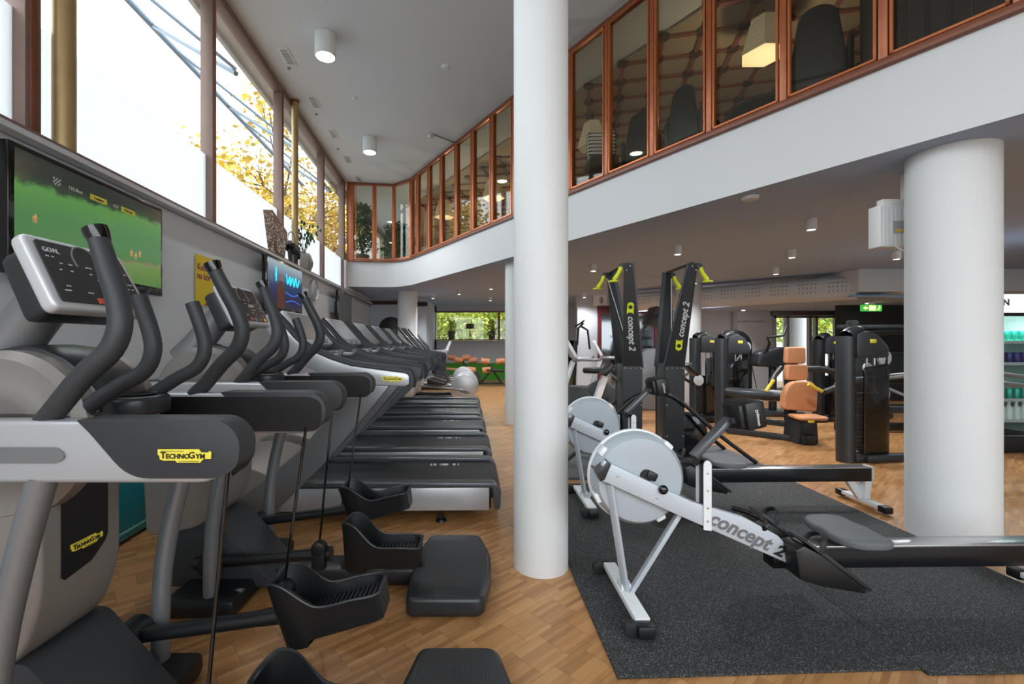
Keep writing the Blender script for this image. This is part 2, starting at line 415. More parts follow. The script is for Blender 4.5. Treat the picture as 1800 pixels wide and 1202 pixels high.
# gallery slab with its curved front
gl_pts = [(-3.05, 10.06), (-2.6, 10.14), (-2.15, 10.20), (-1.92, 10.17), (-1.74, 10.06), (-1.60, 9.93), (-1.46, 9.775)]
slab = gl_pts + [(GX(7), 7.0), (GX(4), 4.0), (GX(1), 1.0), (GX(-3.6), -3.6), (9.7, -3.6), (9.7, 16.2), (-3.4, 16.2)]
def lin_pts(lst): return lst
sb = B().prism(slab, 'z', H_LOW, H_FL, 0)
gs_ = sb.build('ceiling_gallery', 'slab_paint'); gs_.data.materials.append(M['low_ceiling_bounce_offset'])
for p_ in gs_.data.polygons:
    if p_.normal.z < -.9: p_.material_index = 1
struct(gs_, 'white curved gallery edge and underside over the gym', 'ceiling')
# outer walls
struct(B().box((2.1, 15.5, 0.66), (9.7, 0.2, 1.32)).box((-2.9, 15.5, 2.4), (2.8, 0.2, 4.8)).box((4.3, 15.5, 1.25), (5.3, 0.2, 2.5)).box((0.0, 15.5, 2.41), (3.2, 0.2, 0.2)).box((4, 15.5, 2.775), (12, 0.2, 0.55)).build('wall_back', 'grey_wall'), 'far grey wall with the wide low window', 'wall')
struct(B().box((0.2, 15.38, 0.28), (6.4, 0.04, 0.56)).build('trim_4', 'green_band'), 'bright green dado along the far wall', 'trim')
struct(B().box((-2.45, 13.0, 1.25), (1.75, 0.2, 2.5)).box((-1.6, 14.2, 1.25), (0.1, 2.4, 2.5)).build('wall_niche', 'grey_wall'), 'grey wall face left of the far window', 'wall')
struct(B().box((9.8, 4.1, 2.5), (0.2, 15.6, 5.0)).build('wall_right', 'grey_wall'))
struct(B().box((0.0, -3.6, 0.4), (20, 0.2, 0.8)).box((0.0, -3.6, 4.75), (20, 0.2, 0.3)).build('wall_front', 'wall_paint'))  # unseen behind the camera; wide window opening put in for frontal fill daylight
for k in range(8):
    struct(B().box((-2.2 + k * 1.5, -3.6, 2.7), (0.09, 0.12, 3.8)).build('window_%d' % (30 + k), 'bronze'))
# far low window
fw = struct(B().box((0.02, 15.46, 1.81), (3.2, 0.01, 1.0)).build('window_8', 'glass'), 'wide low window with trees outside in the far wall', 'window')
B().box((0.02, 15.40, 2.29), (3.25, 0.12, 0.05)).box((0.02, 15.36, 1.345), (3.25, 0.16, 0.03)).box((-1.58, 15.42, 1.82), (0.04, .1, 1.0)).box((1.62, 15.42, 1.82), (0.05, .1, 1.0)).box((0.62, 15.42, 1.82), (0.07, .1, 1.0)).build('window_frame', 'dark_wood', fw)
# middle and right back walls under the gallery
struct(B().box((5.0, 12.1, 1.25), (4.9, 0.2, 2.5)).build('wall_middle', 'grey_wall'), 'grey wall behind the ski machines', 'wall')
struct(B().box((7.05, 11.8, 1.25), (0.9, 0.2, 2.5)).box((8.6, 11.8, 2.22), (2.3, 0.2, 0.56)).box((9.5, 11.8, 1.25), (0.6, 0.2, 2.5)).build('wall_door_side', 'grey_wall'))
struct(B().box((8.75, 9.84, 1.25), (2.10, 0.1, 2.5)).bar((7.70, 9.80, 1.25), (9.45, 11.80, 1.25), .1, 2.5).build('wall_black', 'black_wall'), 'matt black wall behind the strength machines', 'wall')
# dropped soffit
struct(B().prism([(4.0, 12.0), (4.6, 11.3), (5.3, 10.6), (6.7, 8.1), (9.7, 8.1), (9.7, 12.0)], 'z', 2.06, 2.12).build('ceiling_soffit', 'low_ceiling_bounce_offset'), 'pale dropped soffit below the round duct', 'ceiling')
struct(B().box((8.0, 8.1, 2.31), (3.3, 0.9, 0.38), bev=.004).build('ceiling_bulkhead', 'slab_paint'), 'white boxed bulkhead at the right end of the duct', 'ceiling')
struct(B().prism([(6.3, 7.75), (7.0, 7.75), (7.6, 9.0), (6.9, 9.0)], 'z', 2.04, 2.06).build('ceiling_panel', 'low_ceiling_bounce_offset'))
# red-framed doors (mirrored) on the middle wall
d1 = struct(B().box((3.85, 11.97, 1.05), (1.5, 0.02, 2.1)).build('door_1', 'mirror'), 'dark red framed glass doors on the grey wall', 'door')
B().box((3.12, 11.95, 1.08), (0.09, 0.08, 2.2)).box((3.78, 11.95, 1.05), (0.12, 0.08, 2.1)).box((4.62, 11.95, 1.05), (0.1, 0.08, 2.1)).box((3.87, 11.95, 2.12), (1.6, 0.1, 0.2)).build('door_frame', 'dark_red', d1)
# glazed door to the right
d2 = struct(B().box((8.35, 11.83, 0.97), (1.7, 0.01, 1.94)).build('door_2', 'glass'), 'glazed terrace doors under the roller shutter', 'door')
fr = B()
for x in (7.55, 7.88, 8.46, 8.62, 9.14): fr.box((x, 11.72, 0.97), (0.07, 0.1, 1.94))
fr.box((8.35, 11.72, 1.92), (1.7, 0.1, 0.07)).box((8.35, 11.72, 0.05), (1.7, 0.1, 0.1))
fr.build('door_frame', 'silver_light', d2)
B().box((8.4, 11.62, 2.0), (1.9, 0.14, 0.12), bev=.02).build('shutter_box', 'grey_metal', d2)
# columns
def column(X, Y, r, top, lab):
    b = B().lathe([(r * 1.0, 0.0), (r, 0.02), (r, top)], (X, Y, 0), n=72)
    return struct(b.build('column', 'column_paint'), lab, 'column')
column(0.342, 2.592, 0.1535, H_TOP, 'slim white round column rising to the hall ceiling')
column(3.07, 2.97, 0.226, H_LOW, 'thick white column at the end of the rubber mat')
column(0.53, 7.1, 0.15, H_LOW, 'slim white column half hidden behind the tall one')
column(-1.80, 11.2, 0.24, H_LOW, 'white column behind the row of treadmills')
column(4.47, 9.8, 0.26, H_LOW, 'white column behind the ski machines')
column(9.68, 14.0, 0.33, 4.7, 'broad pale column outside the glazed doors')
# maroon and black trims on the niche
struct(lw(B().box((0.015, 12.0, 2.36), (0.03, 3.0, 0.07)).build('trim_5', 'maroon')))
struct(B().box((-2.62, 12.87, 2.38), (1.5, 0.03, 0.1)).build('trim_6', 'maroon')); struct(B().box((-1.73, 12.86, 2.34), (0.45, 0.03, 0.12)).build('trim_7', 'black'))

# gallery glazing
z0, z1 = H_FL, H_TOP
YS = [-3.1, -2.6, -2.1, -1.59, -1.09, -0.58, -0.07, 0.43, 0.94, 1.44, 1.95, 2.456, 2.95, 3.46, 3.97, 4.48, 4.99, 5.50, 6.0, 6.51, 7.01, 7.52, 8.02, 8.53, 9.01, 9.5, 9.80]
k_ = 1.165; DZ = z1 - z0
sill = gl(B().box((k_ * 3.3, 0.0, z0 + 0.022), (k_ * 13.2, 0.09, 0.05), bev=.006).build('trim_8', 'dark_wood')); struct(sill, 'copper-brown sill rail along the gallery windows', 'trim')
hd = gl(B().box((k_ * 3.3, 0.0, z1 - 0.022), (k_ * 13.2, 0.09, 0.05), bev=.006).build('trim_9', 'dark_wood')); struct(hd)
def bead(b, x0, x1, y, za, zb, w=0.016, d=0.02):
    b.box(((x0 + x1) / 2, y, za + w / 2), (x1 - x0, d, w)); b.box(((x0 + x1) / 2, y, zb - w / 2), (x1 - x0, d, w))
    b.box((x0 + w / 2, y, (za + zb) / 2), (w, d, zb - za)); b.box((x1 - w / 2, y, (za + zb) / 2), (w, d, zb - za)); return b
for i in range(len(YS) - 1):
    a, b = YS[i] * k_, YS[i + 1] * k_
    w = gl(B().box(((a + b) / 2, 0, (z0 + z1) / 2), (b - a - 0.05, 0.008, DZ - .08)).build('window_%d' % (40 + i), 'gallery_glass')); struct(w)
    B().box((a, 0, (z0 + z1) / 2), (0.05, 0.085, DZ - .04), bev=.006).build('post', 'copper_wood', w)
    bead(B(), a + .034, b - .034, 0.034, z0 + .05, z1 - .05).build('bead', 'copper_edge', w)
fl_pts = [(-1.46, 9.775), (-1.90, 10.14), (-2.36, 10.12), (-2.80, 10.06)]
fl_pts = [(-1.473, 9.80), (-1.93, 10.17), (-2.36, 10.12), (-2.80, 10.06)]
for i in range(3):
    p, q = Vector((*fl_pts[i], 0)), Vector((*fl_pts[i + 1], 0)); d = q - p; L = d.length; ang = math.atan2(d.y, d.x)
    w = B().box((L / 2, 0, (z0 + z1) / 2), (L - .05, .008, DZ - .08)).build('window_%d' % (70 + i), 'gallery_glass'); w.location = p; w.rotation_euler = (0, 0, ang); struct(w)
    B().box((0, 0, (z0 + z1) / 2), (0.06, 0.085, DZ - .02), bev=.006).build('post', 'copper_wood', w)
    B().box((L / 2, 0, z0 + .022), (L, .08, .05), bev=.005).box((L / 2, 0, z1 - .022), (L, .08, .05), bev=.005).build('window_frame', 'dark_wood', w)
    bead(B(), .034, L - .034, .034, z0 + .05, z1 - .05).build('bead', 'copper_edge', w)
struct(B().box((-2.87, 10.05, (z0 + z1) / 2), (0.15, 0.1, DZ), bev=.006).build('trim_10', 'copper_wood'), 'wide copper-brown end post at the left of the gallery', 'trim')

# gallery interior: lattice ceiling, back walls with windows
lat = B()
ca, sa = math.cos(math.radians(-13.5)), math.sin(math.radians(-13.5)); pit = 0.415
def lp(i, j): return Vector((2.49 + (i * ca - j * sa) * pit, 5.10 + (i * sa + j * ca) * pit))
def inside(p): return p.x > GX(p.y) + 0.79 and p.x < 9.5 and -3.0 < p.y < 15.2 and p.x > -1.5
pan = [(GX(-3.2) + .79, -3.2), (9.6, -3.2), (9.6, 15.3), (-2.0, 15.3), (-2.0, 12.2), (GX(10.5) + .79, 10.5)]
lc = struct(B().prism(pan, 'z', H_TOP - 0.03, H_TOP - 0.004).build('ceiling_lattice', 'lattice_panel'), 'beige ceiling with brown diamond lattice seen through gallery windows', 'ceiling')
bars, nodes = B(), B()
zz = H_TOP - 0.045
for i in range(-22, 26):
    for j in range(-24, 26):
        p = lp(i, j)
        if not inside(p): continue
        nodes.lathe([(0.001, -0.016), (0.075, -0.012), (0.075, 0.016), (0.001, 0.017)], (p.x, p.y, zz), n=8)
        for (di, dj) in ((1, 0), (0, 1)):
            q = lp(i + di, j + dj)
            if inside(q): bars.bar((p.x, p.y, zz), (q.x, q.y, zz), 0.05, 0.025)
bars.build('lattice_strips', 'lattice_bar', lc); nodes.build('lattice_joints', 'lattice_node', lc)
struct(B().box((6.5, 15.4, 3.9), (7.0, 0.15, 1.8)).box((-2.9, 15.4, 3.9), (1.0, .15, 1.8)).box((1.0, 15.4, 4.65), (8.0, .15, .3)).build('wall_gallery_back', 'olive_wall'))
struct(B().box((9.55, 6.2, 3.9), (0.1, 19, 1.8)).build('wall_gallery_right', 'olive_wall'))
gw = struct(B().box((0.3, 15.4, 3.75), (5.6, .01, 1.5)).build('window_80', 'glass'))
gf = B()
for x in (-2.4, -1.0, .4, 1.8, 3.0): gf.box((x, 15.38, 3.75), (.07, .08, 1.5))
gf.build('window_frame', 'dark_wood', gw)
struct(B().box((-3.2, 12.7, 3.2), (.12, 5.0, .3)).box((-3.2, 12.7, 4.7), (.12, 5.0, .2)).box((-3.2, 15.0, 3.9), (.12, .5, 1.8)).build('wall_gallery_left', 'olive_wall'))
struct(B().box((7.9, 1.9, 3.9), (0.12, 3.0, 1.8)).build('wall_gallery_partition', 'olive_wall'))

for k in range(7):
    a, b = ms[k], ms[k + 1]; c = WP((a + b) / 2, 3.58, -0.35)
    portal('sky_portal', c, (PI / 2, 0, WA - PI / 2), b - a, 2.3)
portal('sky_portal', (3.5, -3.9, 2.7), (PI / 2, 0, 0), 12.5, 3.9)
portal('sky_portal', (0.02, 15.8, 1.81), (PI / 2, 0, PI), 3.3, 1.0)
portal('sky_portal', (8.35, 11.95, .97), (PI / 2, 0, PI), 1.7, 1.9)
portal('sky_portal', (0.3, 15.9, 3.8), (PI / 2, 0, PI), 5.6, 1.5)
# ================================================================ BADGES
BADGE = [(-.5, .06), (-.5, .02), (-.47, .0), (-.46, -.07), (-.41, -.08), (-.40, -.09), (-.17, -.09), (-.14, -.13), (.29, -.13), (.32, -.09), (.36, -.06), (.49, -.06), (.49, .0), (.5, .05), (.46, .09), (.44, .06), (.31, .06), (.26, .12), (-.5, .12)]
def badge(parent, loc, rot, w, col='logo_yellow', ink='logo_ink', name='badge'):
    o = B().prism([(x * w, y * w) for x, y in BADGE], 'z', -0.002, 0.0015).build(name, col, parent, smooth=False)
    o.location = loc; o.rotation_euler = rot
    for s_, sz, x in (('T', .17, -.445), ('ECHNO', .125, -.345), ('G', .17, .075), ('YM', .125, .215)):
        text(s_, w * sz, (x * w, -w * .012 + (w * .018 if sz > .15 else 0), 0.002), (0, 0, 0), ink, o, off=w * .0025, sx=1.0, align='LEFT')
    b = B().box((-.22 * w, .085 * w, .002), (.42 * w, .008 * w, .001)).box((.08 * w, -.105 * w, .002), (.38 * w, .008 * w, .001))
    b.build('badge_lines', ink, o, smooth=False)
    return o
RY = (PI / 2, 0, 0)             # stands facing -Y, reads +X

# ================================================================ ELLIPTICAL TRAINER  (x = 0 at the rear boom end, front is -x)
def rounded(pts, rads, seg=6):
    out = []; n = len(pts)
    for i in range(n):
        p0, p1, p2 = Vector(pts[i - 1]), Vector(pts[i]), Vector(pts[(i + 1) % n]); r = rads[i] if isinstance(rads, (list, tuple)) else rads
        if r <= 0: out.append(tuple(p1)); continue
        a, b = (p0 - p1).normalized(), (p2 - p1).normalized(); r_ = min(r, (p0 - p1).length * .49, (p2 - p1).length * .49)
        s0, s1 = p1 + a * r_, p1 + b * r_
        for k in range(seg + 1):
            t = k / seg; out.append(tuple((1 - t) ** 2 * s0 + 2 * t * (1 - t) * p1 + t * t * s1))
    return out

def footcup(parent, x, y, z, tilt, L=.40, Wd=.165):
    """open foot tray with a raised toe cup at the front (-x)"""
    outl = []; hw = Wd / 2
    for (px, py, h) in [(L, hw * .8, .035), (L * .75, hw, .045), (L * .5, hw, .05), (L * .38, hw, .075), (L * .22, hw, .145), (L * .10, hw * .85, .165), (L * .02, hw * .5, .15), (0, 0, .145)]:
        outl.append((px, py, h))
    outl = outl + [(a, -b, h) for a, b, h in outl[-2::-1]]
    sm = []
    for i in range(len(outl)):
        p0, p1, p2, p3 = (Vector(outl[(i + k) % len(outl)]) for k in (-1, 0, 1, 2))
        for k in range(4):
            u = k / 4
            if p1.x > L * .7 and p2.x > L * .7 and abs(p1.x - p2.x) < .01: sm.append(tuple(p1.lerp(p2, u)))
            else: sm.append(tuple(0.5 * ((2 * p1) + (-p0 + p2) * u + (2 * p0 - 5 * p1 + 4 * p2 - p3) * u ** 2 + (-p0 + 3 * p1 - 3 * p2 + p3) * u ** 3)))
    outl = sm
    bm = bmesh.new(); n = len(outl); t = .012
    def inset(i):
        a, b_, h = outl[i]; c = Vector((L * .5, 0)); v = Vector((a, b_)); d = (c - v).normalized(); return v + d * t
    ob = [bm.verts.new((a * .96 + .005, b_ * .8, -.055 if a > L * .3 else -.075)) for a, b_, h in outl]
    ot = [bm.verts.new((a, b_, h)) for a, b_, h in outl]
    it = [bm.verts.new((*inset(i), outl[i][2] - .002)) for i in range(n)]
    ib = [bm.verts.new((inset(i).x, inset(i).y * .93, .008)) for i in range(n)]
    for A, C in ((ob, ot), (ot, it), (it, ib)):
        for i in range(n): bm.faces.new((A[i], A[(i + 1) % n], C[(i + 1) % n], C[i]))
    bm.faces.new(ib); bm.faces.new(ob[::-1])
    b = B(); b._merge(bm); p = b.build('pedal', 'black', parent)
    p.location = (x, y, z); p.rotation_euler = (0, -tilt, 0)
    g = B()
    for k in range(14): g.box((L * .34 + k * .018, 0, .012), (.007, Wd * .72, .006))
    g.build('tread', 'charcoal_smooth', p)
    rim = B().tube([(a, b_, h) for a, b_, h in outl], .0045, 8).build('rim', 'charcoal_smooth', p)
    return p

def elliptical(label, far=False):
    t = empty('elliptical_trainer'); tag(t, label, 'exercise machine', 'elliptical trainers along the left wall')
    for s in (-1, 1):
        y0, y1 = (s * .26, s * .33) if s > 0 else (-.33, -.26)
        # boom
        prof = rounded([(-1.0, .935), (-.07, .935), (-.025, .965), (-.03, 1.03), (-.08, 1.075), (-.3, 1.083), (-1.0, 1.083)], [0, .04, .05, .06, .05, .05, 0])
        bo = B().prism(prof, 'y', y0 + .004, y1 - .004, .012, 3).build('arm', 'silver', t)
        cap = rounded([(-.375, 1.088), (-.345, 1.06), (-.25, .950), (-.04, .950), (.006, .975), (.012, 1.045), (-.03, 1.088)], [.01, .03, .05, .04, .04, .05, .05])
        B().prism(cap, 'y', y0 - .004, y1 + .004, .012, 3).build('end_cap', 'charcoal', bo)
        # dark inner lining
        yi = y1 if s < 0 else y0
        lin_ = rounded([(-.95, .945), (-.03, .945), (-.005, .965), (-.005, 1.05), (-.04, 1.070), (-.95, 1.070)], [0, .03, .04, .04, .03, 0])
        B().prism(lin_, 'y', yi - .006 if s > 0 else yi - .002, yi + .002 if s > 0 else yi + .006).build('lining', 'black', bo)
        slot = rounded([(-.95, .985), (-.42, .985), (-.40, 1.0), (-.42, 1.022), (-.95, 1.022)], [0, .012, .015, .012, 0])
        yo = y0 if s < 0 else y1
        B().prism(slot, 'y', yo - .001, yo + .001, .0).build('groove', 'grey_metal', bo)
        # tall moving handle
        hp = [(-.50, s * .29, 1.05), (-.486, s * .29, 1.077), (-.452, s * .295, 1.112), (-.389, s * .295, 1.188), (-.327, s * .29, 1.25), (-.308, s * .285, 1.315), (-.325, s * .275, 1.385), (-.352, s * .265, 1.445), (-.392, s * .25, 1.535)]
        h = B().tube(hp, [.025, .025, .026, .027, .027, .0265, .026, .0255, .0235], 18, 4).build('handle', 'charcoal', t)
        B().tube([(-.386, s * .25, 1.525), (-.394, s * .25, 1.542), (-.400, s * .25, 1.556)], [.024, .028, .029], 18).build('handle_cap', 'black_gloss', h)
        # fixed handle
        fp = [(-.535, s * .12, 1.07), (-.52, s * .12, 1.095), (-.44, s * .12, 1.148), (-.375, s * .12, 1.185), (-.348, s * .12, 1.235), (-.352, s * .12, 1.295), (-.388, s * .12, 1.40)]
        B().tube(fp, .022, 16, 4).build('fixed_handle', 'charcoal', t)
        # leg tube down to the foot
        B().tube([(-.47, s * .295, .99), (-.50, s * .295, .90), (-.545, s * .295, .737), (-.59, s * .295, .537), (-.613, s * .295, .348), (-.618, s * .295, .08)], .031, 18, 4).build('leg', 'grey_metal', t)
        # linkage
        hj = .42 if s > 0 else .32
        B().cyl((-.06, s * .255, .96), (-.128, s * .235, hj), .0055, n=8).build('link_rod', 'black_gloss', t)
        dr = B().disc((-.130, s * .235, hj - .04), .036, .05, 'y', 24).box((-.130, s * .235, hj - .09), (.066, .046, .1), bev=.01).build('link_joint', 'black', t)
        zr = .10 + (.0 if s > 0 else .03)
        B().tube([(-.74, s * .20, .19), (-.64, s * .205, .235 if s > 0 else .20), (-.22, s * .21, .29 if s > 0 else .235), (-.08, s * .21, .315 if s > 0 else .245)], [.03, .026, .026, .034], 16).disc((-.66, s * .215, .235 if s > 0 else .20), .05, .09, 'y', 24).build('crank_arm', 'black', t)
        footcup(t, -.125 if s > 0 else -.02, s * .20, .285 if s > 0 else .245, .28 if s > 0 else .04, .38)
    badge(bo.parent.children[0] if False else [c for c in bpy.data.objects if c.parent == t and c.name.startswith('arm')][0], (-.115, -.3385, 1.005), RY, .125)
    # tower
    tw = B().prism(rounded([(-.625, 1.03), (-.625, .55), (-.68, .40), (-.78, .34), (-1.02, .30), (-1.06, 1.03)], [.02, .10, .08, .05, .05, .02]), 'y', -.16, .12, .03, 3).build('tower', 'taupe', t)
    pn = B().prism([(-.10, .98), (-.10, .595), (-.09, .585), (.0, .60), (.05, .64), (.06, .66), (.06, .98)], 'x', -.624, -.6205).build('rear_panel', 'black', tw)
    badge(pn, (-.6195, -.018, .665), Matrix(((0, 0, 1), (1, 0, 0), (0, 1, 0))).to_euler(), .112)
    B().prism(rounded([(-.90, .38), (-.675, .385), (-.44, .12), (-.36, .05), (-.95, .05)], [.02, .03, .05, .02, .02]), 'y', -.15, .13, .015).build('wedge_cover', 'charcoal', t)
    B().box((-.65, 0, .045), (.34, .70, .09), bev=.03).build('front_base', 'black', t)
    B().box((-.1, 0, .06), (.95, .17, .09), bev=.02).build('floor_beam', 'black', t)
    # rear base pad
    outl = rounded([(.30, -.35), (.66, -.35), (.70, -.1), (.70, .1), (.64, .35), (.34, .35), (.29, .1), (.29, -.1)], [.04, .05, .05, .05, .05, .04, .05, .05])
    rb = B().prism(outl, 'z', .01, .105, .025, 3).build('rear_base', 'charcoal_smooth', t)
    g = B()
    for k in range(30): g.box((.345 + k * .0105, 0, .1052), (.004, .50, .001))
    g.build('tread', 'charcoal', rb)
    # flywheel discs and hood
    for s in (-1, 1):
        d = B().lathe([(0.001, s * .165), (.10, s * .165), (.12, s * .172), (.15, s * .163), (.19, s * .160), (.215, s * .163), (.237, s * .140), (.237, s * .09), (.001, s * .09)], (-.745, 0, 1.01), 'y', 56).build('flywheel_cover', 'taupe', t)
    hd = []
    for k in range(13):
        a = math.radians(180 - k * 15); hd.append((-.745 + .252 * math.cos(a), 1.01 + .252 * math.sin(a)))
    B().prism(hd + [(-.50, .95), (-1.0, .95)], 'y', -.10, .10, .02).build('hood', 'charcoal_smooth', t)
    B().box((-.93, 0, 1.02), (.3, .5, .12), bev=.05).build('front_shroud', 'charcoal_smooth', t)
    # mast and console
    B().tube([(-.90, -.03, 1.18), (-.84, -.03, 1.26), (-.70, -.03, 1.43), (-.66, -.03, 1.48)], [.085, .07, .062, .06], 20).build('mast', 'grey_metal', t)
    rx = math.atan2(.2, .1)
    con = B().prism(rounded([(-.25, -.115), (.25, -.115), (.235, .10), (-.235, .10)], .03), 'z', -.02, .02, .012, 3).build('console', 'silver_light', t)
    con.rotation_euler = (math.radians(62), 0, PI / 2); con.location = (-.60, -.045, 1.458); con.scale = (.70, 1.07, 1)
    B().prism(rounded([(-.215, -.095), (.215, -.095), (.20, .082), (-.20, .082)], .012), 'z', .018, .024).build('display', 'display', con)
    B().prism(rounded([(-.21, -.10), (.21, -.10), (.18, .09), (-.18, .09)], .03), 'z', -.10, -.02, .02).build('console_back', 'charcoal_smooth', con)
    B().tube([(.065 * math.cos(a), .035 + .05 * math.sin(a), .0245) for a in [math.radians(-20 + k * 11) for k in range(21)]], .0035, 6).build('dial_ring', 'logo_grey', con)
    for x, m_ in ((-.03, 'btn_orange'), (.03, 'btn_teal'), (.095, 'btn_red'), (.17, 'logo_yellow')):
        B().box((x, -.085, .0245), (.03, .018, .004), bev=.004).build('button', m_, con)
    for sx_ in (-.15, .06): text('GOAL', .02, (sx_, .055 if sx_ < 0 else -.01, .0246), (0, 0, 0), 'print_white', con, sx=1.3)
    pr = B(); rr = random.Random(3)
    for k in range(34):
        pr.box((rr.uniform(-.19, .19), rr.choice([-.062, -.048, -.032, -.016, 0, .02, .036]), .0245), (rr.uniform(.008, .03), .0035, .0008))
    pr.build('printed_marks', 'print_white', con)
    # tray with cup ring
    tr = B().prism(rounded([(-.80, -.06), (-.55, -.07), (-.44, -.04), (-.42, .08), (-.50, .15), (-.80, .17)], [.03, .06, .05, .06, .05, .03]), 'z', 1.045, 1.102, .012, 3).build('tray', 'charcoal_smooth', t)
    B().lathe([(.052, 0), (.055, .006), (.046, .006), (.042, -.03), (.001, -.035)], (-.51, .035, 1.103), 'z', 32).build('cup_holder', 'black', tr)
    B().prism(rounded([(-.98, -.3), (-.62, -.26), (-.5, -.12), (-.5, .12), (-.62, .26), (-.98, .3)], .06), 'z', 1.0, 1.075, .02).build('deck_cover', 'charcoal_smooth', t)
    return t
e1 = elliptical('nearest elliptical trainer, its silver side arm with the large yellow badge')
e1.location = (-.575, 1.40, 0)
e2 = copy_tree(e1); e2['label'] = 'second elliptical trainer, between the nearest one and the first treadmill'
e2.location = (-.645, 2.42, 0)

# ================================================================ TREADMILL
def treadmill(label):
    t = empty('treadmill'); tag(t, label, 'treadmill', 'treadmills in a row along the left wall')
    armp = [(-.95, 1.47), (-.86, 1.375), (-.804, 1.306), (-.712, 1.226), (-.552, 1.154), (-.404, 1.106), (-.204, 1.078), (-.03, 1.056), (0, 1.04), (0, .972), (-.03, .958), (-.244, .966), (-.44, .995), (-.64, 1.058), (-.804, 1.138), (-.93, 1.25), (-1.02, 1.40), (-1.0, 1.46)]
    for s in (-1, 1):
        yo = s * .42; yi = s * .355
        a = B().prism(armp, 'y', min(yo, yi + s * .02), max(yo, yi + s * .02), .012, 2, .7).build('side_arm', 'silver', t)
        B().prism([(x - (.0 if x < -.9 else 0), z) for x, z in armp], 'y', min(yi, yi + s * .022), max(yi, yi + s * .022), .004, 1, .7).build('inner_face', 'rail_grey', a)
        top = armp[:9]
        B().tube([(x, (yo + yi) / 2, z + .006) for x, z in top] + [(.012, (yo + yi) / 2, .99), (.008, (yo + yi) / 2, .955)], .032, 12, 2).build('arm_rest', 'charcoal', a)
        if s < 0: badge(a, (-.115, -.4235, 1.012), RY, .15)
        lg = [(-.136, .965), (-.40, .975), (-.56, .75), (-.78, .50), (-1.05, .27), (-1.30, .10), (-.93, .09), (-.73, .28), (-.52, .50), (-.30, .76)]
        B().prism(lg, 'y', min(s * .36, s * .41), max(s * .36, s * .41), .015, 2, .6).build('upright', 'grey_metal', t)
        rp = rounded([(-1.0, .235), (.56, .215), (.63, .19), (.635, .08), (.60, .07), (.57, .07), (.57, .285), (-1.0, .30)], 0)
        B().prism(rounded([(-1.0, .25), (.58, .24), (.60, .08), (.64, .09), (.645, .22), (.60, .275), (-1.0, .285)], [0, 0, .02, .03, .06, .05, 0]), 'y', min(s * .30, s * .40), max(s * .30, s * .40), .008).build('side_rail', 'rail_grey', t)
        B().box((-.18, s * .385, .16), (1.48, .02, .16), bev=.004).build('side_panel', 'silver', t)
        B().cyl((.22, s * .37, 0), (.22, s * .37, .09), .014).lathe([(.001, 0), (.04, 0), (.034, .014), (.001, .016)], (.22, s * .37, 0)).build('foot', 'black', t)
    B().box((-.19, 0, .225), (1.62, .60, .04), bev=.012).cyl((.60, -.33, .19), (.60, .33, .19), .048, n=20).build('running_belt', 'belt', t)
    b = B()
    for x0 in (.10, -.72):
        for dx, w in ((0, .012), (.03, .022), (.075, .008), (.115, .05), (.19, .022), (.225, .010)): b.box((x0 + dx, .20 if x0 > 0 else -.22, .2464), (w, .05, .002))
    b.build('belt_marks', 'print_white', t)
    B().box((-.2, 0, .14), (1.55, .72, .12), bev=.01).build('deck_body', 'black', t)
    hood = B().prism(rounded([(-.90, .25), (-.98, .34), (-1.2, .42), (-1.48, .40), (-1.58, .28), (-1.58, .07), (-.90, .07)], [.02, .06, .08, .08, .05, .03, .02]), 'y', -.40, .40, .03, 3).build('motor_hood', 'taupe', t)
    badge(hood, (-1.24, -.402, .285), (PI / 2, math.radians(-15), 0), .2, 'silver_light', 'logo_grey')
    # console
    con = B().prism(rounded([(-.31, -.16), (.31, -.16), (.27, .17), (-.27, .17)], .04), 'z', -.03, .025, .015, 3).build('console', 'silver_light', t)
    con.rotation_euler = (math.radians(50), 0, PI / 2); con.location = (-.86, 0, 1.36)
    B().prism(rounded([(-.25, -.11), (.25, -.11), (.225, .145), (-.225, .145)], .02), 'z', .024, .030).build('display', 'display_light', con)
    B().box((-.1, -.135, .028), (.12, .022, .01), bev=.004).box((.1, -.135, .028), (.12, .022, .01), bev=.004).build('keys', 'grey_metal', con)
    B().prism(rounded([(-.34, -.16), (.34, -.16), (.26, .13), (-.26, .13)], .05), 'z', -.12, -.03, .03).build('console_back', 'grey_metal', con)
    g = B().tube([(-.70, -.37, 1.18), (-.70, .37, 1.18)], .022, 14)
    for s in (-1, 1): g.tube([(-.70, s * .2, 1.18), (-.60, s * .2, 1.165), (-.55, s * .2, 1.175), (-.535, s * .2, 1.21)], .019, 14, 3)
    g.build('grip_bar', 'grey_metal', t)
    return t
tl = ['nearest treadmill in the row, silver arm with yellow badge', 'second treadmill from the camera in the wall row', 'middle treadmill of the five in the wall row', 'fourth treadmill from the camera in the wall row', 'farthest treadmill, next to the round-covered elliptical trainers']
t1 = treadmill(tl[0])
for i in range(5):
    o = t1 if i == 0 else copy_tree(t1)
    o.location = (-.508 - .037 * i, 3.60 + 1.06 * i, 0); o.rotation_euler = (0, 0, math.radians(1.2)); o['label'] = tl[i]

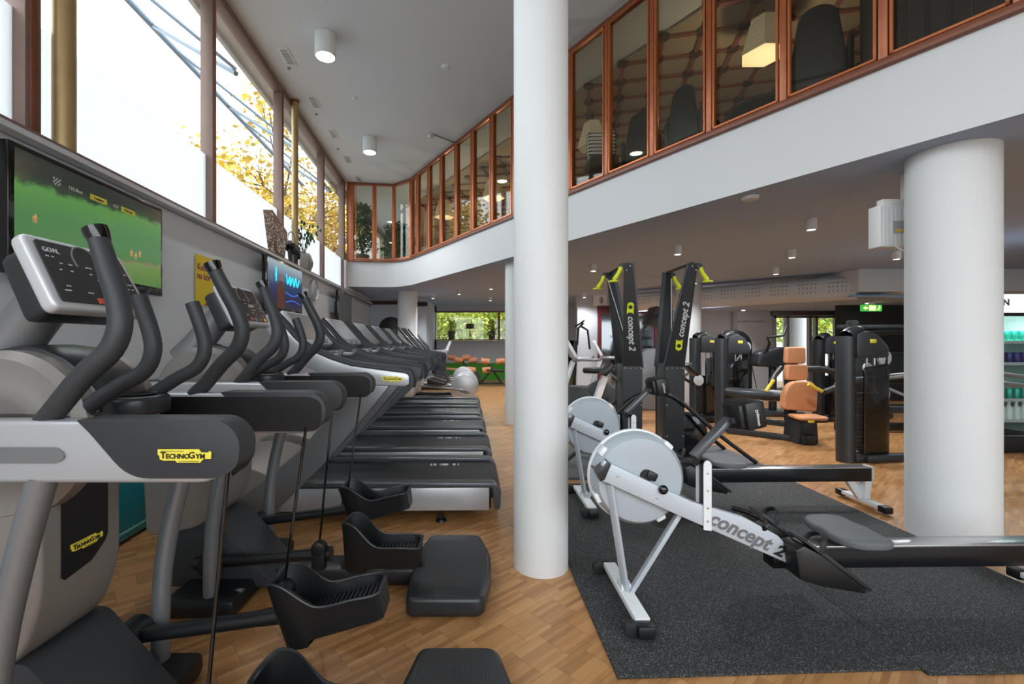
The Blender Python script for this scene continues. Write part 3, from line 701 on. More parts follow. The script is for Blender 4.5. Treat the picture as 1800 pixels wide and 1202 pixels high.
# ================================================================ REAR-DRIVE ELLIPTICALS beyond the treadmills
def rear_elliptical(label):
    t = empty('cross_trainer'); tag(t, label, 'exercise machine', 'round-covered cross trainers at the end of the row')
    for s in (-1, 1):
        B().disc((0, s * .17, .30), .285, .05, 'y', 48, .015).build('drive_cover', 'silver', t)
        B().tube([(-.9, s * .26, .36), (-.3, s * .26, .30), (0, s * .22, .34 + s * .08)], .022, 12).build('pedal_rail', 'grey_metal', t)
        B().prism(rounded([(-.75, .40), (-.40, .37), (-.40, .42), (-.70, .50), (-.76, .50)], .02), 'y', s * .26 - .07, s * .26 + .07, .01).build('pedal', 'black', t)
        B().tube([(-1.0, s * .27, .42), (-.94, s * .28, .95), (-1.0, s * .28, 1.15), (-1.18, s * .26, 1.34), (-1.38, s * .25, 1.58)], .021, 12, 4).build('handle', 'charcoal', t)
        B().prism(rounded([(-.98, .93), (-.45, .93), (-.45, 1.04), (-.98, 1.05)], .03), 'y', s * .30 - .03, s * .30 + .03, .01).build('side_arm', 'grey_metal', t)
    B().disc((0, 0, .30), .25, .30, 'y', 40, .01).build('drive_wheel', 'charcoal', t)
    badge(t, (.03, -.197, .22), (PI / 2, math.radians(12), 0), .22, 'display', 'print_white')
    B().tube([(-1.45, 0, .08), (.1, 0, .08)], .05, 12).box((-1.4, 0, .05), (.12, .6, .1), bev=.02).build('frame', 'black', t)
    B().prism(rounded([(-1.6, .1), (-1.05, .1), (-1.0, .7), (-1.25, 1.0), (-1.45, .95)], .08), 'y', -.14, .14, .03).build('front_shroud', 'silver', t)
    con = B().box((0, 0, 0), (.42, .30, .05), bev=.02).build('console', 'silver_light', t); con.location = (-1.17, 0, 1.27); con.rotation_euler = (math.radians(55), 0, PI / 2)
    B().box((0, .01, .026), (.34, .22, .006)).build('display', 'display_light', con)
    return t
rl = ['nearest cross trainer, its big round silver rear cover facing us', 'second cross trainer, round cover just behind the nearest one', 'third cross trainer back behind the treadmill row', 'farthest cross trainer, by the far window']
r1 = rear_elliptical(rl[0])
for i in range(4):
    o = r1 if i == 0 else copy_tree(r1)
    o.location = ((-.36, -.34, -.42, -.48)[i], (9.75, 10.48, 11.80, 12.50)[i], 0); o['label'] = rl[i]

# ================================================================ ROWING MACHINES  (x along the rail, origin mid front foot)
def rower(label):
    t = empty('rowing_machine'); tag(t, label, 'rowing machine', 'grey rowing machines on the rubber mat')
    c = (.05, 0, .61)
    hs = B().lathe([(.001, -.085), (.16, -.085), (.195, -.078), (.215, -.05), (.218, 0), (.218, .02)], c, 'y', 64).build('flywheel_cover', 'rower_housing', t)
    B().lathe([(.219, .0), (.226, .005), (.226, .02), (.20, .022), (.20, .08), (.001, .09)], c, 'y', 64).build('back_cover', 'rower_white', t)
    B().lathe([(.19, .025), (.205, .03), (.205, .06), (.19, .065)], c, 'y', 48).build('vent_cage', 'grey_metal', hs)
    for a in (142, 48, 205, 300):
        ar = math.radians(a); p = (.05 + .21 * math.cos(ar), -.03, .61 + .21 * math.sin(ar))
        k = B().box((0, 0, 0), (.05, .065, .032), Euler((0, -ar + PI / 2, 0)), .01).build('clip', 'rower_white', hs); k.location = p
    B().lathe([(.001, -.003), (.028, -.003), (.03, 0)], (.075, -.088, .635), 'y', 20).box((.10, -.09, .635), (.05, .02, .04), Euler((0, math.radians(25), 0)), .008).build('axle_cover', 'black', hs)
    beam = [(-.134, .717), (-.152, .628), (.184, .475), (.723, .237), (.728, .303), (.669, .368), (.515, .451), (.267, .527)]
    for s in (-1,):
        bm_ = B().prism(beam, 'y', -.125, -.085, .004).build('main_beam', 'rower_grey', t)
    B().prism([(-.10, .70), (-.13, .63), (.74, .235), (.74, .29)], 'y', -.02, .03, .003).build('inner_beam', 'grey_metal', t)
    B().prism([(-.165, .66), (-.115, .715), (-.10, .70), (-.13, .628), (-.15, .62)], 'y', -.128, -.0, .003).build('beam_end', 'charcoal_smooth', t)
    B().ball((.135, -.135, .585), (.022, .016, .022)).build('axle_knob', 'black_gloss', t)
    tx = text('concept', .092, (.49, -.1265, .392), (PI / 2, math.radians(25.2), 0), 'logo_grey', t, shear=.25, off=.0022, sx=1.02)
    text('2', .07, (.672, -.1265, .300), (PI / 2, math.radians(25.2), 0), 'logo_ink', t, shear=.25, off=.002, sx=1.2)
    sc = B()
    for p in ((-.07, .645), (.11, .545), (.34, .66), (.34, .58), (.34, .50), (.34, .44), (.72, .27)): sc.lathe([(.001, -.004), (.005, -.003), (.006, 0)], (p[0], -.127 if p[0] != .34 else -.133, p[1]), 'y', 10)
    sc.build('screws', 'steel', t)
    # upright bracket and monitor
    B().prism(rounded([(.322, .40), (.358, .395), (.358, .705), (.34, .72), (.322, .705)], [.0, 0, .012, .012, .012]), 'y', -.132, -.126, .0).prism([(.322, .42), (.358, .42), (.358, .70), (.322, .70)], 'y', -.06, -.055).build('bracket', 'rower_white', t)
    B().box((.352, -.09, .55), (.035, .06, .32), bev=.003).build('bracket_spine', 'black', t)
    ar_ = B().bar((.30, -.075, .72), (.475, -.06, .895), .055, .028, .006).build('monitor_arm', 'rail_grey', t)
    B().cyl((.29, -.12, .705), (.35, -.03, .705), .016, n=14).build('hinge', 'black', ar_); B().cyl((.475, -.11, .895), (.475, -.02, .895), .014, n=14).build('hinge', 'black', ar_)
    mo = B().box((0, 0, 0), (.10, .16, .13), bev=.015).box((-.045, -.0, -.0), (.05, .12, .11), bev=.01).build('monitor', 'black', t)
    mo.location = (.545, -.07, .925); mo.rotation_euler = (0, math.radians(-10), math.radians(8))
    B().box((.051, 0, .005), (.004, .12, .09)).build('screen', 'display', mo)
    text('concept2', .02, (.0, -.0815, -.01), (PI / 2, -PI / 2, 0), 'print_white', mo, off=.0006)
    # front legs and foot
    B().bar((-.10, -.10, .60), (.0, -.03, .055), .035, .018, .003).bar((.26, -.08, .50), (.02, -.03, .06), .045, .02, .003).build('front_leg', 'rower_grey', t)
    ft = B().box((-.0, 0, .055), (.065, .50, .03), bev=.004).box((-.0, 0, .085), (.05, .07, .03), bev=.004).build('front_foot', 'rower_white', t)
    for s in (-1, 1):
        B().box((.0, s * .275, .035), (.075, .06, .055), bev=.01).build('foot_cap', 'black', ft)
        B().disc((-.055, s * .265, .035), .034, .035, 'y', 24, .006).build('transport_wheel', 'rubber', ft)
    # foot stretcher
    for s in (-1, 1):
        st = B().prism([(.69, .34), (.73, .36), (.84, .30), (1.01, .16), (1.00, .145), (.80, .18), (.71, .21)], 'y', s * .155 - .055, s * .155 + .055, .008).build('foot_rest', 'black', t)
        B().prism([(.73, .375), (.745, .385), (1.03, .17), (1.02, .155)], 'y', s * .155 - .06, s * .155 + .06, .004).build('foot_plate', 'charcoal_smooth', st)
        B().tube([(.80, s * .155 - .055, .33), (.82, s * .155 - .05, .375), (.845, s * .155, .39), (.83, s * .155 + .05, .37), (.80, s * .155 + .055, .33)], .008, 8, 3, 1.8).build('strap', 'rubber', st)
    B().tube([(.60, -.13, .405), (.66, -.05, .40), (.66, .05, .40), (.60, .13, .405)], .012, 10, 3).build('pull_handle', 'black_gloss', t)
    # rail, seat, rear leg
    B().prism([(.70, .175), (2.21, .185), (2.21, .285), (.70, .275)], 'y', -.042, .042, .006).build('rail', 'rail_dark', t)
    B().prism([(.76, .277), (2.21, .287), (2.21, .295), (.76, .285)], 'y', -.05, .05, .002).build('rail_top', 'steel', t)
    B().box((2.215, 0, .24), (.012, .095, .115), bev=.004).build('rail_end', 'rower_white', t)
    outl = [(1.19, 0), (1.20, .07), (1.185, .155), (1.13, .178), (1.02, .175), (.965, .13), (.955, .05), (.962, 0)]
    outl = outl + [(a, -b) for a, b in outl[-2:0:-1]]
    outl = rounded(outl, .03, 4)
    s_ = B().prism(outl, 'z', .318, .358, .012, 3)
    for v in s_.bm.verts:
        if v.co.z > .34: v.co.z -= .012 * math.exp(-((abs(v.co.y) - .08) / .05) ** 2) * (1 if v.co.x > 1.0 else .5)
    s_.build('seat', 'seat_grey', t)
    B().box((1.08, 0, .305), (.16, .10, .03), bev=.005).build('seat_carriage', 'black', t)
    B().bar((2.19, 0, .19), (2.18, 0, .05), .05, .075, .003, up=(0, 1, 0)).bar((2.06, 0, .19), (2.15, 0, .05), .05, .04, .003, up=(0, 1, 0)).build('rear_leg', 'rower_white', t)
    rf = B().box((2.17, 0, .035), (.06, .34, .028), bev=.004).build('rear_foot', 'rower_white', t)
    for s in (-1, 1): B().box((2.17, s * .20, .028), (.066, .07, .05), bev=.01).build('foot_cap', 'black', rf)
    return t
w1 = rower('nearest rowing machine, whole white flywheel housing in view, in front of column')
w1.location = (.697, 2.21, 0.011); w1.rotation_euler = (0, 0, math.radians(.4))
w2 = copy_tree(w1); w2['label'] = 'rear rowing machine, flywheel partly hidden by the tall slim column'
w2.location = (.803, 3.53, 0.011)

# mats
mA = B().prism([(.515, 1.712), (1.70, 1.76), (1.70, 4.05), (.50, 4.05), (.50, 2.4)], 'z', 0.0, .011, .002).build('rubber_mat', 'rubber_mat'); tag(mA, 'black speckled rubber floor mat under the flywheel end of the rowers', 'mat', 'speckled rubber mats')
mB = B().prism([(1.703, 1.73), (2.83, 1.755), (2.83, 4.42), (1.703, 4.42)], 'z', 0.0, .011, .002).build('rubber_mat', 'rubber_mat'); tag(mB, 'black speckled rubber floor mat ending at the thick column', 'mat', 'speckled rubber mats')
# ================================================================ SKI ERGOMETERS (faces +x)
def ski(label, flip):
    t = empty('ski_ergometer'); tag(t, label, 'ski machine', 'tall black ski machines')
    fl = -1 if flip else 1
    x0, x1, y0, y1 = (-1.10, .21, -.74, .5) if flip else (-.21, .80, -.36, .5)
    pl = B().box(((x0 + x1) / 2, (y0 + y1) / 2, .045), (x1 - x0, y1 - y0, .03), bev=.004).build('platform', 'platform_grey', t)
    B().box(((x0 + x1) / 2, (y0 + y1) / 2, .015), (x1 - x0 - .01, y1 - y0 - .01, .03)).build('platform_core', 'wood_edge', pl)
    for s in (-1, 1):
        # tapered arm, black side panel with grey edge
        a = B().prism([(-.097, .06), (.097, .06), (.10, 1.02), (-.10, 1.02)], 'y', 0, .02).prism([(.10, 1.02), (.145, 2.05), (.065, 2.05), (-.10, 1.02)], 'y', 0, .02)
        for v in a.bm.verts:      # splay above the waist
            z = v.co.z; off = .125 + max(0, (z - 1.02)) / 1.03 * .19
            v.co.y = s * (off + (v.co.y - .01))
            v.co.x *= fl
        a.build('side_panel', 'black', t)
        e = B()
        e.bar((-.098 * fl, s * .115, 1.0), (.066 * fl, s * .305, 2.05), .016, .04, up=(1, 0, 0))
        e.build('edge_strip', 'ski_grey', t)
        bl = B()
        for z in (.3, .62, 1.0):
            for x in (-.085, .085): bl.ball((x * fl, -.138 if s < 0 else .138, z), .006, 8)
        for x in (-.08, -.03, .02, .06) if s < 0 else (): bl.ball((x * fl, -.138, 1.0), .005, 8)
        bl.ball((.09 * fl, s * .33, 2.02), .007, 8).ball((.125 * fl, s * .33, 1.98), .007, 8); bl.build('bolts', 'print_white', t)
        # pulley and handle
        h = B().disc((.165 * fl, s * .31, 2.02), .032, .03, 'y', 20).build('pulley', 'charcoal', t)
        B().tube([(.175 * fl, s * .31, 2.01), (.20 * fl, s * .31, 1.95), (.245 * fl, s * .31, 1.885)], [.022, .019, .022], 12).lathe([(.018, .0), (.048, -.012), (.05, -.022), (.001, -.02)], (.25 * fl, s * .31, 1.885), 'z', 20).build('handle', 'lime', h)
        B().tube([(.14 * fl, s * .29, 1.98), (.06, s * .10, 1.10)], .005, 6).build('cord', 'print_white', t)
    B().tube([(.10 * fl, -.31, 2.05), (.10 * fl, .31, 2.05)], .016, 8).build('top_bar', 'black', t)
    B().box((0, 0, .55), (.19, .24, .98), bev=.004).build('tower', 'ski_grey', t)
    # flywheel at the foot and braces
    B().disc((.14 * fl, 0, .30), .23, .17, 'y', 44, .02).build('flywheel_cover', 'black_gloss', t)
    B().lathe([(.232, -.05), (.238, -.05), (.238, .05), (.232, .05)], (.14 * fl, 0, .30), 'y', 44).build('cage_rim', 'rail_grey', t)
    for s in (-1, 1): B().tube([(-.12 * fl, s * .15, .74), (.05 * fl, s * .155, .66), (.40 * fl, s * .22, .34), (.74 * fl, s * .30, .07)], .02, 10, 3).build('brace', 'black', t)
    mo = B().box((0, 0, 0), (.05, .17, .15), bev=.012).build('monitor', 'black', t); mo.location = (.23 * fl, 0, .98); mo.rotation_euler = (0, math.radians(-40 * fl), 0)
    B().box((.027 * fl, 0, 0), (.004, .12, .10)).build('screen', 'display', mo)
    B().bar((.08 * fl, 0, .85), (.21 * fl, 0, .95), .03, .02).build('monitor_arm', 'rail_grey', t)
    # lettering on the near side panel, reading along the arm
    cu = .98; sp = math.atan2(.19, 1.03)
    def on(z): return ((.0 + max(0, z - 1.02) / 1.03 * .105) * fl, -(.1350 + max(0, z - 1.02) / 1.03 * .19) - .003, z)
    if flip:
        r = Euler((PI / 2 + sp, 0, 0)).to_matrix() @ Euler((0, 0, -PI / 2 + .10)).to_matrix()
        lo, hi = 1.58, 1.31; ylg = 1.72
    else:
        r = Euler((PI / 2 + sp, 0, 0)).to_matrix() @ Euler((0, 0, PI / 2 - .10)).to_matrix()
    if flip:
        ps = [('concept 2', on(1.36), .093)]; lg = on(1.62)
    else:
        ps = [('concept 2', on(1.49), .093)]; lg = on(1.23)
    for s_, p, z in ps:
        o = text(s_, z, p, r.to_euler(), 'print_white', t, shear=.3, off=.0022, sx=.95); 
    ring = B().lathe([(.001, 0), (.034, 0), (.034, .003), (.001, .003)], (0, .015, 0), 'z', 24).prism([(-.034, .0), (-.034, -.07), (-.018, -.055), (.018, -.055), (.034, -.07), (.034, 0), (.02, .02), (-.02, .02)], 'z', 0, .003)
    o = ring.build('emblem', 'lime', t); B().lathe([(.001, .003), (.019, .003), (.019, .0045), (.001, .0045)], (0, .0, 0), 'z', 20).build('emblem_hole', 'black', o); o.rotation_euler = (Euler((PI / 2 + sp, 0, 0)).to_matrix() @ Euler((0, 0, 0 if flip else PI)).to_matrix()).to_euler(); o.location = lg
    return t
sA = ski('left ski machine, lettering running down its near arm', True); sA.location = (1.565, 4.82, 0); 
sB = ski('right ski machine, lettering running up its near arm', False); sB.location = (2.00, 4.82, 0)

# ================================================================ STRENGTH MACHINES
def stack_tower(t, x, y, rz=0, w=.42, h=1.37, mm='charcoal_smooth'):
    """weight stack tower: rounded post, arched head, black shield"""
    R = Matrix.Translation((x, y, 0)) @ Matrix.Rotation(rz, 4, 'Z')
    def bd(b, n, m_, par=t): b.xf(R); return b.build(n, m_, par)
    pp = bd(B().tube([(0, 0, 0), (0, 0, h - .17), (.02, 0, h - .07), (.09, 0, h - .01), (.18, 0, h)], [.085, .085, .082, .07, .06], 24, 3), 'post', mm)
    bd(B().prism([(.05, h - .16), (.06, h - .02), (.2, h + .015), (.32, h - .03), (w, h - .16), (w, h - .28), (.05, h - .28)], 'y', -.09, .09, .03), 'head', 'charcoal', pp)
    bd(B().box((.24, -.092, h - .10), (.08, .004, .04), bev=.001), 'badge', 'logo_yellow', pp)
    bd(B().prism(rounded([(.12, .08), (w - .02, .08), (w - .02, h - .33), (.12, h - .38)], .05), 'y', -.10, -.08, .006), 'shield', 'acrylic', pp)
    st = B()
    for k in range(14): st.box((w / 2 + .05, 0, .12 + k * .045), (.2, .13, .04), bev=.004)
    bd(st, 'weight_stack', 'black', pp)
    bd(B().cyl((w / 2, -.03, .1), (w / 2, -.03, h - .2), .011, n=10).cyl((w / 2 + .1, -.03, .1), (w / 2 + .1, -.03, h - .2), .011, n=10), 'guide_rods', 'steel', pp)
    bd(B().box((w - .02, 0, h / 2 - .1), (.03, .15, h - .25), bev=.01).box((w / 2 + .05, 0, .04), (w + .05, .2, .08), bev=.02), 'rear_frame', 'black', pp)
    return pp
def pulley(t, x, y, z, r=.07, ax='y'): return B().disc((x, y, z), r, .03, ax, 28, .008).disc((x, y, z), r * .25, .04, ax, 12, .004).build('pulley', 'silver_light', t)
# chest machine with tan seat
T = empty('chest_press_machine', (4.06, 5.80, 0)); tag(T, 'black strength machine with tan seat and yellow grips, between the weight towers', 'gym machine')
def pad(pts, y0, y1, z, name, par, tilt=0): 
    return B().prism(pts, 'y', y0, y1, .02, 3).build(name, 'tan_leather', par)
bk = B().prism(rounded([(-.13, .99), (.13, .99), (.125, 1.205), (-.12, 1.205)], .04), 'y', .05, .13, .02, 3).build('headrest', 'tan_leather', T)
B().prism(rounded([(-.145, .78), (.13, .78), (.135, .98), (-.13, .98)], .04), 'y', .02, .11, .02, 3).build('backrest', 'tan_leather', T)
B().prism(rounded([(-.25, .42), (.17, .385), (.185, .65), (.13, .775), (-.14, .775), (-.235, .64)], [.06, .05, .05, .08, .08, .1]), 'y', -.08, .02, .02, 3).build('seat_back', 'tan_leather', T)
B().prism(rounded([(-.28, -.40), (.10, -.42), (.13, -.1), (-.20, -.06)], [.12, .12, .06, .06]), 'z', .335, .375, .018, 3).build('seat', 'tan_leather', T)
B().prism(rounded([(-.12, 0), (.14, 0), (.12, .30), (-.08, .30)], .02), 'y', -.15, .15, .02).box((0.0, -.17, .06), (.16, .05, .12), bev=.01).build('pedestal', 'charcoal_smooth', T)
B().prism([(-.10, .29), (-.13, .335), (.16, .335), (.13, .29)], 'y', -.3, .1, .01).build('seat_frame', 'black', T)
B().box((.02, .20, .6), (.12, .10, 1.1), bev=.02).build('upright', 'black', T)
B().tube([(0, .22, .55), (-.45, .45, .56), (-.55, .75, .56)], .075, 16).build('main_beam', 'charcoal_smooth', T)
B().bar((-.05, 0, .04), (-.62, .55, .04), .07, .07, .01).bar((0, .1, .2), (-.6, .8, .2), .08, .08, .01).build('floor_beam', 'charcoal_smooth', T)
for s in (-1, 1):
    B().tube([(-.1, .2, .93), (-.28, .05, .84), (-.44, -.12, .76)] if s < 0 else [(.85, .3, .82), (.62, .1, .80), (.36, -.12, .70), (.14, -.22, .655)], .032, 12).build('swing_arm', 'black', T)
    B().tube([(-.52, -.15, .66), (-.42, -.15, .80)] if s < 0 else [(.12, -.23, .665), (-.05, -.23, .755)], .020, 12).build('grip', 'yellow', T)
B().tube([(.12, .12, .92), (.40, .2, .92), (.80, .3, .84)], .04, 12).build('side_lever', 'charcoal_smooth', T)
B().box((-.14, -.40, .325), (.07, .03, .03), bev=.01).build('adjuster', 'yellow', T)
for p in ((-.60, .5, .22), (.27, .35, .42), (.33, .7, -.0 + .12)): pulley(T, *p)
towers = [
    ('strength_machine', (3.88, 4.84, 0), math.radians(10), 'glossy black weight tower in front of the thick white column', .46, 1.38),
    ('strength_machine', (3.46, 6.55, 0), math.radians(12), 'dark grey weight tower left of the tan seat, nearest of that pair', .42, 1.37),
    ('strength_machine', (3.46, 7.35, 0), math.radians(10), 'dark grey weight tower farther left, beside the right ski machine', .36, 1.38),
    ('strength_machine', (5.42, 7.30, 0), math.radians(15), 'all-black weight tower between tan seat and glossy tower', .34, 1.36)]
for nm, loc, rz, lab, w, h in towers:
    o = empty(nm, loc, rz); tag(o, lab, 'gym machine', 'upright weight stack machines')
    stack_tower(o, 0, 0, 0, w, h, 'charcoal_smooth' if 'all-black' not in lab else 'black')
    if 'glossy' in lab:
        pulley(o, .43, -.05, 1.10, .085); pulley(o, .50, .02, .70, .085); pulley(o, .52, .2, .98, .055)
        B().tube([(.2, .1, .85), (.7, -.1, .92), (1.1, -.3, 1.0)], .03, 12).tube([(.5, .05, .80), (.80, -.15, .62), (.9, -.2, .86)], .018, 10).tube([(1.0, -.35, 1.0), (1.9, -.65, .86)], .02, 8).tube([(1.0, -.35, .9), (1.9, -.65, .78)], .02, 8).build('lever_frame', 'grey_metal', o)
        B().box((.78, -.10, .05), (1.3, .09, .07), bev=.015).bar((.2, 0, .55), (1.0, 0, .52), .07, .07, .01).build('base_beam', 'charcoal_smooth', o)
    elif 'nearest of' in lab:
        pulley(o, .38, -.05, 1.20, .07); B().tube([(.42, -.05, 1.15), (.55, -.05, .60)], .006, 6).build('cable', 'black', o)
    elif 'farther left' in lab:
        pulley(o, -.02, -.12, .66, .085)
        B().tube([(.05, -.1, 1.2), (-.25, -.1, .7)], .006, 6).bar((-.1, -.1, .6), (-.45, -.1, .8), .05, .04, .01).build('cable_arm', 'black', o)
        B().box((.2, 0, .05), (.5, .5, .07), bev=.01).build('base_beam', 'black', o)
    else:
        B().box((.2, 0, .05), (.6, .3, .07), bev=.01).build('base_beam', 'black', o)
        for px_ in (.05, .3): B().ball((px_, -.14, .1), .03, 8).build('roller', 'white', o)
# wide black frame by the black wall
o = empty('cable_frame', (5.25, 6.4, 0)); tag(o, 'low black cable machine frame before the black wall', 'gym machine')
B().tube([(-.2, 0, .05), (-.2, 0, 1.1), (0, 0, 1.35), (.3, 0, 1.42), (1.3, 0, 1.42)], .05, 12, 3).build('frame', 'black', o)
B().box((.6, .05, .35), (1.6, .08, .08), bev=.01).box((.6, .05, .9), (1.5, .06, .45), bev=.03).box((.6, .0, .08), (1.7, .1, .1), bev=.01).build('stack_cover', 'black', o)
B().box((.2, -.03, 1.48), (.9, .08, .06), bev=.02).box((-.05, -.03, 1.52), (.12, .1, .1), bev=.02).build('top_rail', 'charcoal_smooth', o)
# arched dark machines far behind
for (X, Y, lab, sc) in ((4.75, 8.6, 'dark arched machine head above the left weight tower', 1.5), (-2.42, 12.35, 'black arched weight tower in the dark niche behind the treadmills', 1.95)):
    o = empty('arched_machine', (X, Y, 0)); tag(o, lab, 'gym machine')
    pts = [(-.32, .0), (-.32, sc - .3)] + [(-.32 + .32 * (1 - math.cos(a)), sc - .3 + .3 * math.sin(a)) for a in [math.radians(k * 15) for k in range(1, 12)]] + [(.32, sc - .3), (.32, 0)]
    B().prism(pts, 'y', -.12, .12, .03).build('shell', 'black', o)
    st = B()
    for k in range(10): st.box((0, -.13, .3 + k * .06), (.3, .03, .05))
    st.build('weight_stack', 'charcoal', o)
    B().tube([(-.1, -.14, .8), (.05, -.16, sc - .5), (.12, -.15, sc - .35)], .02, 8).build('lever', 'grey_metal', o)

# bench with orange rollers at the far wall
def roller_bench(label, loc, rz, k=0):
    o = empty('roller_bench', loc, rz); tag(o, label, 'gym bench', 'benches with tan rollers by the green wall band')
    B().bar((-.35, 0, .08), (.35, 0, .08), .08, .06, .01).bar((.3, 0, .08), (-.15, 0, .75), .07, .06, .01).bar((-.3, 0, .08), (.05, 0, .5), .06, .06, .01).box((.42, 0, .04), (.08, .5, .06), bev=.01).box((-.42, 0, .04), (.08, .5, .06), bev=.01).build('frame', 'black', o)
    for x, z in ((-.2, .78), (.0, .70)) if k == 0 else ((-.35, .45), (.05, .70)):
        for s in (-1, 1): B().cyl((x + s * .10, -.05, z), (x + s * .34, -.05, z + .03), .085, n=20).build('roller', 'roller_tan', o)
    B().box((.1 if k else -.5, 0, .45), (.5, .28, .06), Euler((0, .1, 0)), .02).build('pad', 'black' if k else 'tan_leather', o)
    if k: B().disc((-.55, 0, .28), .22, .06, 'y', 32).build('weight_disc', 'charcoal', o)
    return o
roller_bench('bench with tan rollers behind the round silver covers', (-.45, 13.9, 0), 0)
roller_bench('bench with tan rollers and dark disc beside the slim white column', (.30, 13.15, 0), 0, 1)

# ================================================================ BIKES behind the tall column
def bike(label, loc, rz):
    o = empty('exercise_bike', loc, rz); tag(o, label, 'exercise bike', 'silver exercise bikes')
    B().box((-.5, 0, .05), (.1, .5, .07), bev=.02).box((.45, 0, .05), (.1, .5, .07), bev=.02).bar((-.5, 0, .08), (.45, 0, .08), .09, .08, .02).build('base', 'silver_light', o)
    B().bar((-.42, 0, .1), (-.12, 0, 1.0), .10, .07, .02).build('front_post', 'silver', o)
    B().bar((.10, 0, .1), (.34, 0, .80), .11, .10, .03).build('seat_post', 'white', o)
    B().disc((-.12, 0, .38), .27, .18, 'y', 40, .04).build('wheel_cover', 'charcoal', o)
    B().prism(rounded([(.18, -.12), (.50, -.14), (.52, .14), (.18, .12), (.02, .05), (.02, -.05)], .05), 'z', .82, .90, .03).build('saddle', 'black', o)
    for s in (-1, 1):
        B().bar((0, s * .11, .38), (.0 + s * .12, s * .13, .30), .02, .03).box((.0 + s * .14, s * .18, .29), (.1, .09, .03), bev=.01).build('pedal', 'black', o)
    B().tube([(-.12, -.02, 1.0), (-.05, -.22, 1.02), (.18, -.24, 1.02), (.24, -.24, 1.06)], .02, 12, 3).tube([(-.12, .02, 1.0), (-.05, .22, 1.02), (.18, .24, 1.02), (.24, .24, 1.06)], .02, 12, 3).build('handlebar', 'grey_metal', o)
    c = B().prism(rounded([(-.17, -.13), (.17, -.13), (.14, .15), (-.14, .15)], .03), 'z', -.03, .02, .01).build('console', 'silver_light', o); c.location = (-.16, 0, 1.16); c.rotation_euler = (math.radians(62), 0, PI / 2)
    B().box((0, 0, .022), (.24, .2, .006)).build('display', 'display', c)
    return o
bike('silver exercise bike beside the tall slim column, console tilted', (1.45, 6.55, 0), math.radians(0))
bike('silver exercise bike partly hidden behind the left ski machine', (2.05, 7.3, 0), math.radians(-15))
bike('exercise bike mostly hidden behind the tall slim column', (1.00, 8.5, 0), 0)
o = empty('stepper', (2.35, 11.0, 0)); tag(o, 'tall machine with black bent handles against the grey wall', 'exercise machine')
B().box((0, 0, .1), (.8, .6, .2), bev=.04).build('base', 'black', o)
B().bar((-.1, 0, .2), (-.05, 0, 1.3), .1, .08, .02).build('post', 'black', o)
B().tube([(-.05, -.15, 1.2), (-.02, -.15, 1.6), (.1, -.15, 1.72)], .025, 10).tube([(.25, -.15, 1.1), (.2, -.15, 1.55), (.02, -.15, 1.66)], .025, 10).tube([(-.1, -.15, 1.63), (.12, -.15, 1.78)], .02, 10).build('handles', 'black', o)
o = empty('elliptical_bike', (3.15, 8.6, 0)); tag(o, 'large grey and black cross machine seen between the two ski machines', 'exercise machine')
B().prism(rounded([(-.75, .0), (.5, .0), (.55, .6), (.2, 1.15), (-.1, 1.15), (-.5, .75)], .15), 'y', -.15, .15, .04).build('body', 'grey_metal', o)
B().tube([(-.3, -.2, .8), (-.15, -.2, 1.5), (.1, -.2, 1.75), (.3, -.2, 1.72)], .03, 12, 3).build('handle', 'charcoal_smooth', o)
B().prism(rounded([(-.05, 1.6), (.25, 1.55), (.3, 1.85), (.1, 1.95)], .05), 'y', -.2, .2, .02).build('console', 'charcoal', o)
B().box((.3, -.05, .95), (.4, .3, .1), bev=.03).build('saddle', 'tan_leather', o)
# white stationary arm machine far left
o = empty('recumbent_trainer', (-1.02, 13.35, 0)); tag(o, 'white arm of a seated trainer above the treadmill arms', 'exercise machine')
B().box((-.2, 0, .42), (.4, .3, .84), bev=.06).build('base', 'charcoal', o)
B().prism(rounded([(-.4, .84), (.05, .95), (.17, 1.30), (.10, 1.30), (-.02, 1.05), (-.4, .98)], .03), 'y', -.07, .07, .02).build('arm', 'white', o)
# arm ergometer behind tan seat
o = empty('arm_crank_trainer', (5.10, 7.95, 0)); tag(o, 'dark arm crank trainer with bent handle behind the tan seat', 'exercise machine')
B().prism(rounded([(-.35, .85), (.35, .8), (.4, 1.05), (.1, 1.2), (-.3, 1.1)], .08), 'y', -.12, .12, .03).bar((0, 0, .85), (0, 0, .08), .1, .1, .02).box((0, 0, .04), (.8, .5, .08), bev=.02).build('body', 'charcoal_smooth', o)
B().tube([(-.2, -.15, 1.1), (-.18, -.2, 1.25), (-.22, -.2, 1.35), (.05, -.2, 1.38), (.12, -.2, 1.55)], .022, 10).build('crank_handle', 'black', o)

# ================================================================ DRINKS COOLER
o = empty('drinks_cooler', (5.75, 5.2, 0)); tag(o, 'upright glass-front drinks cooler at the right edge', 'drinks cooler')
B().box((.45, .62, .95), (.9, .04, 1.7)).box((.02, .33, .95), (.04, .6, 1.7)).box((.88, .33, .95), (.04, .6, 1.7)).build('cabinet', 'cooler_inside', o)
B().box((.45, .32, 1.71), (.9, .62, .22), bev=.01).build('lit_header', 'cooler_white', o)
B().box((.45, .32, .09), (.9, .62, .18), bev=.01).build('plinth', 'black', o); B().box((.45, .02, 1.585), (.9, .04, .04)).build('door_rail', 'black', o)
B().box((.45, .01, .88), (.86, .008, 1.38)).build('glass_door', 'cooler_glass', o)
text('PROTEIN', .10, (.165, .004, 1.72), RY, 'logo_grey', o, off=.004) if False else text('N', .10, (.26, .004, 1.72), RY, 'logo_grey', o, off=.004)
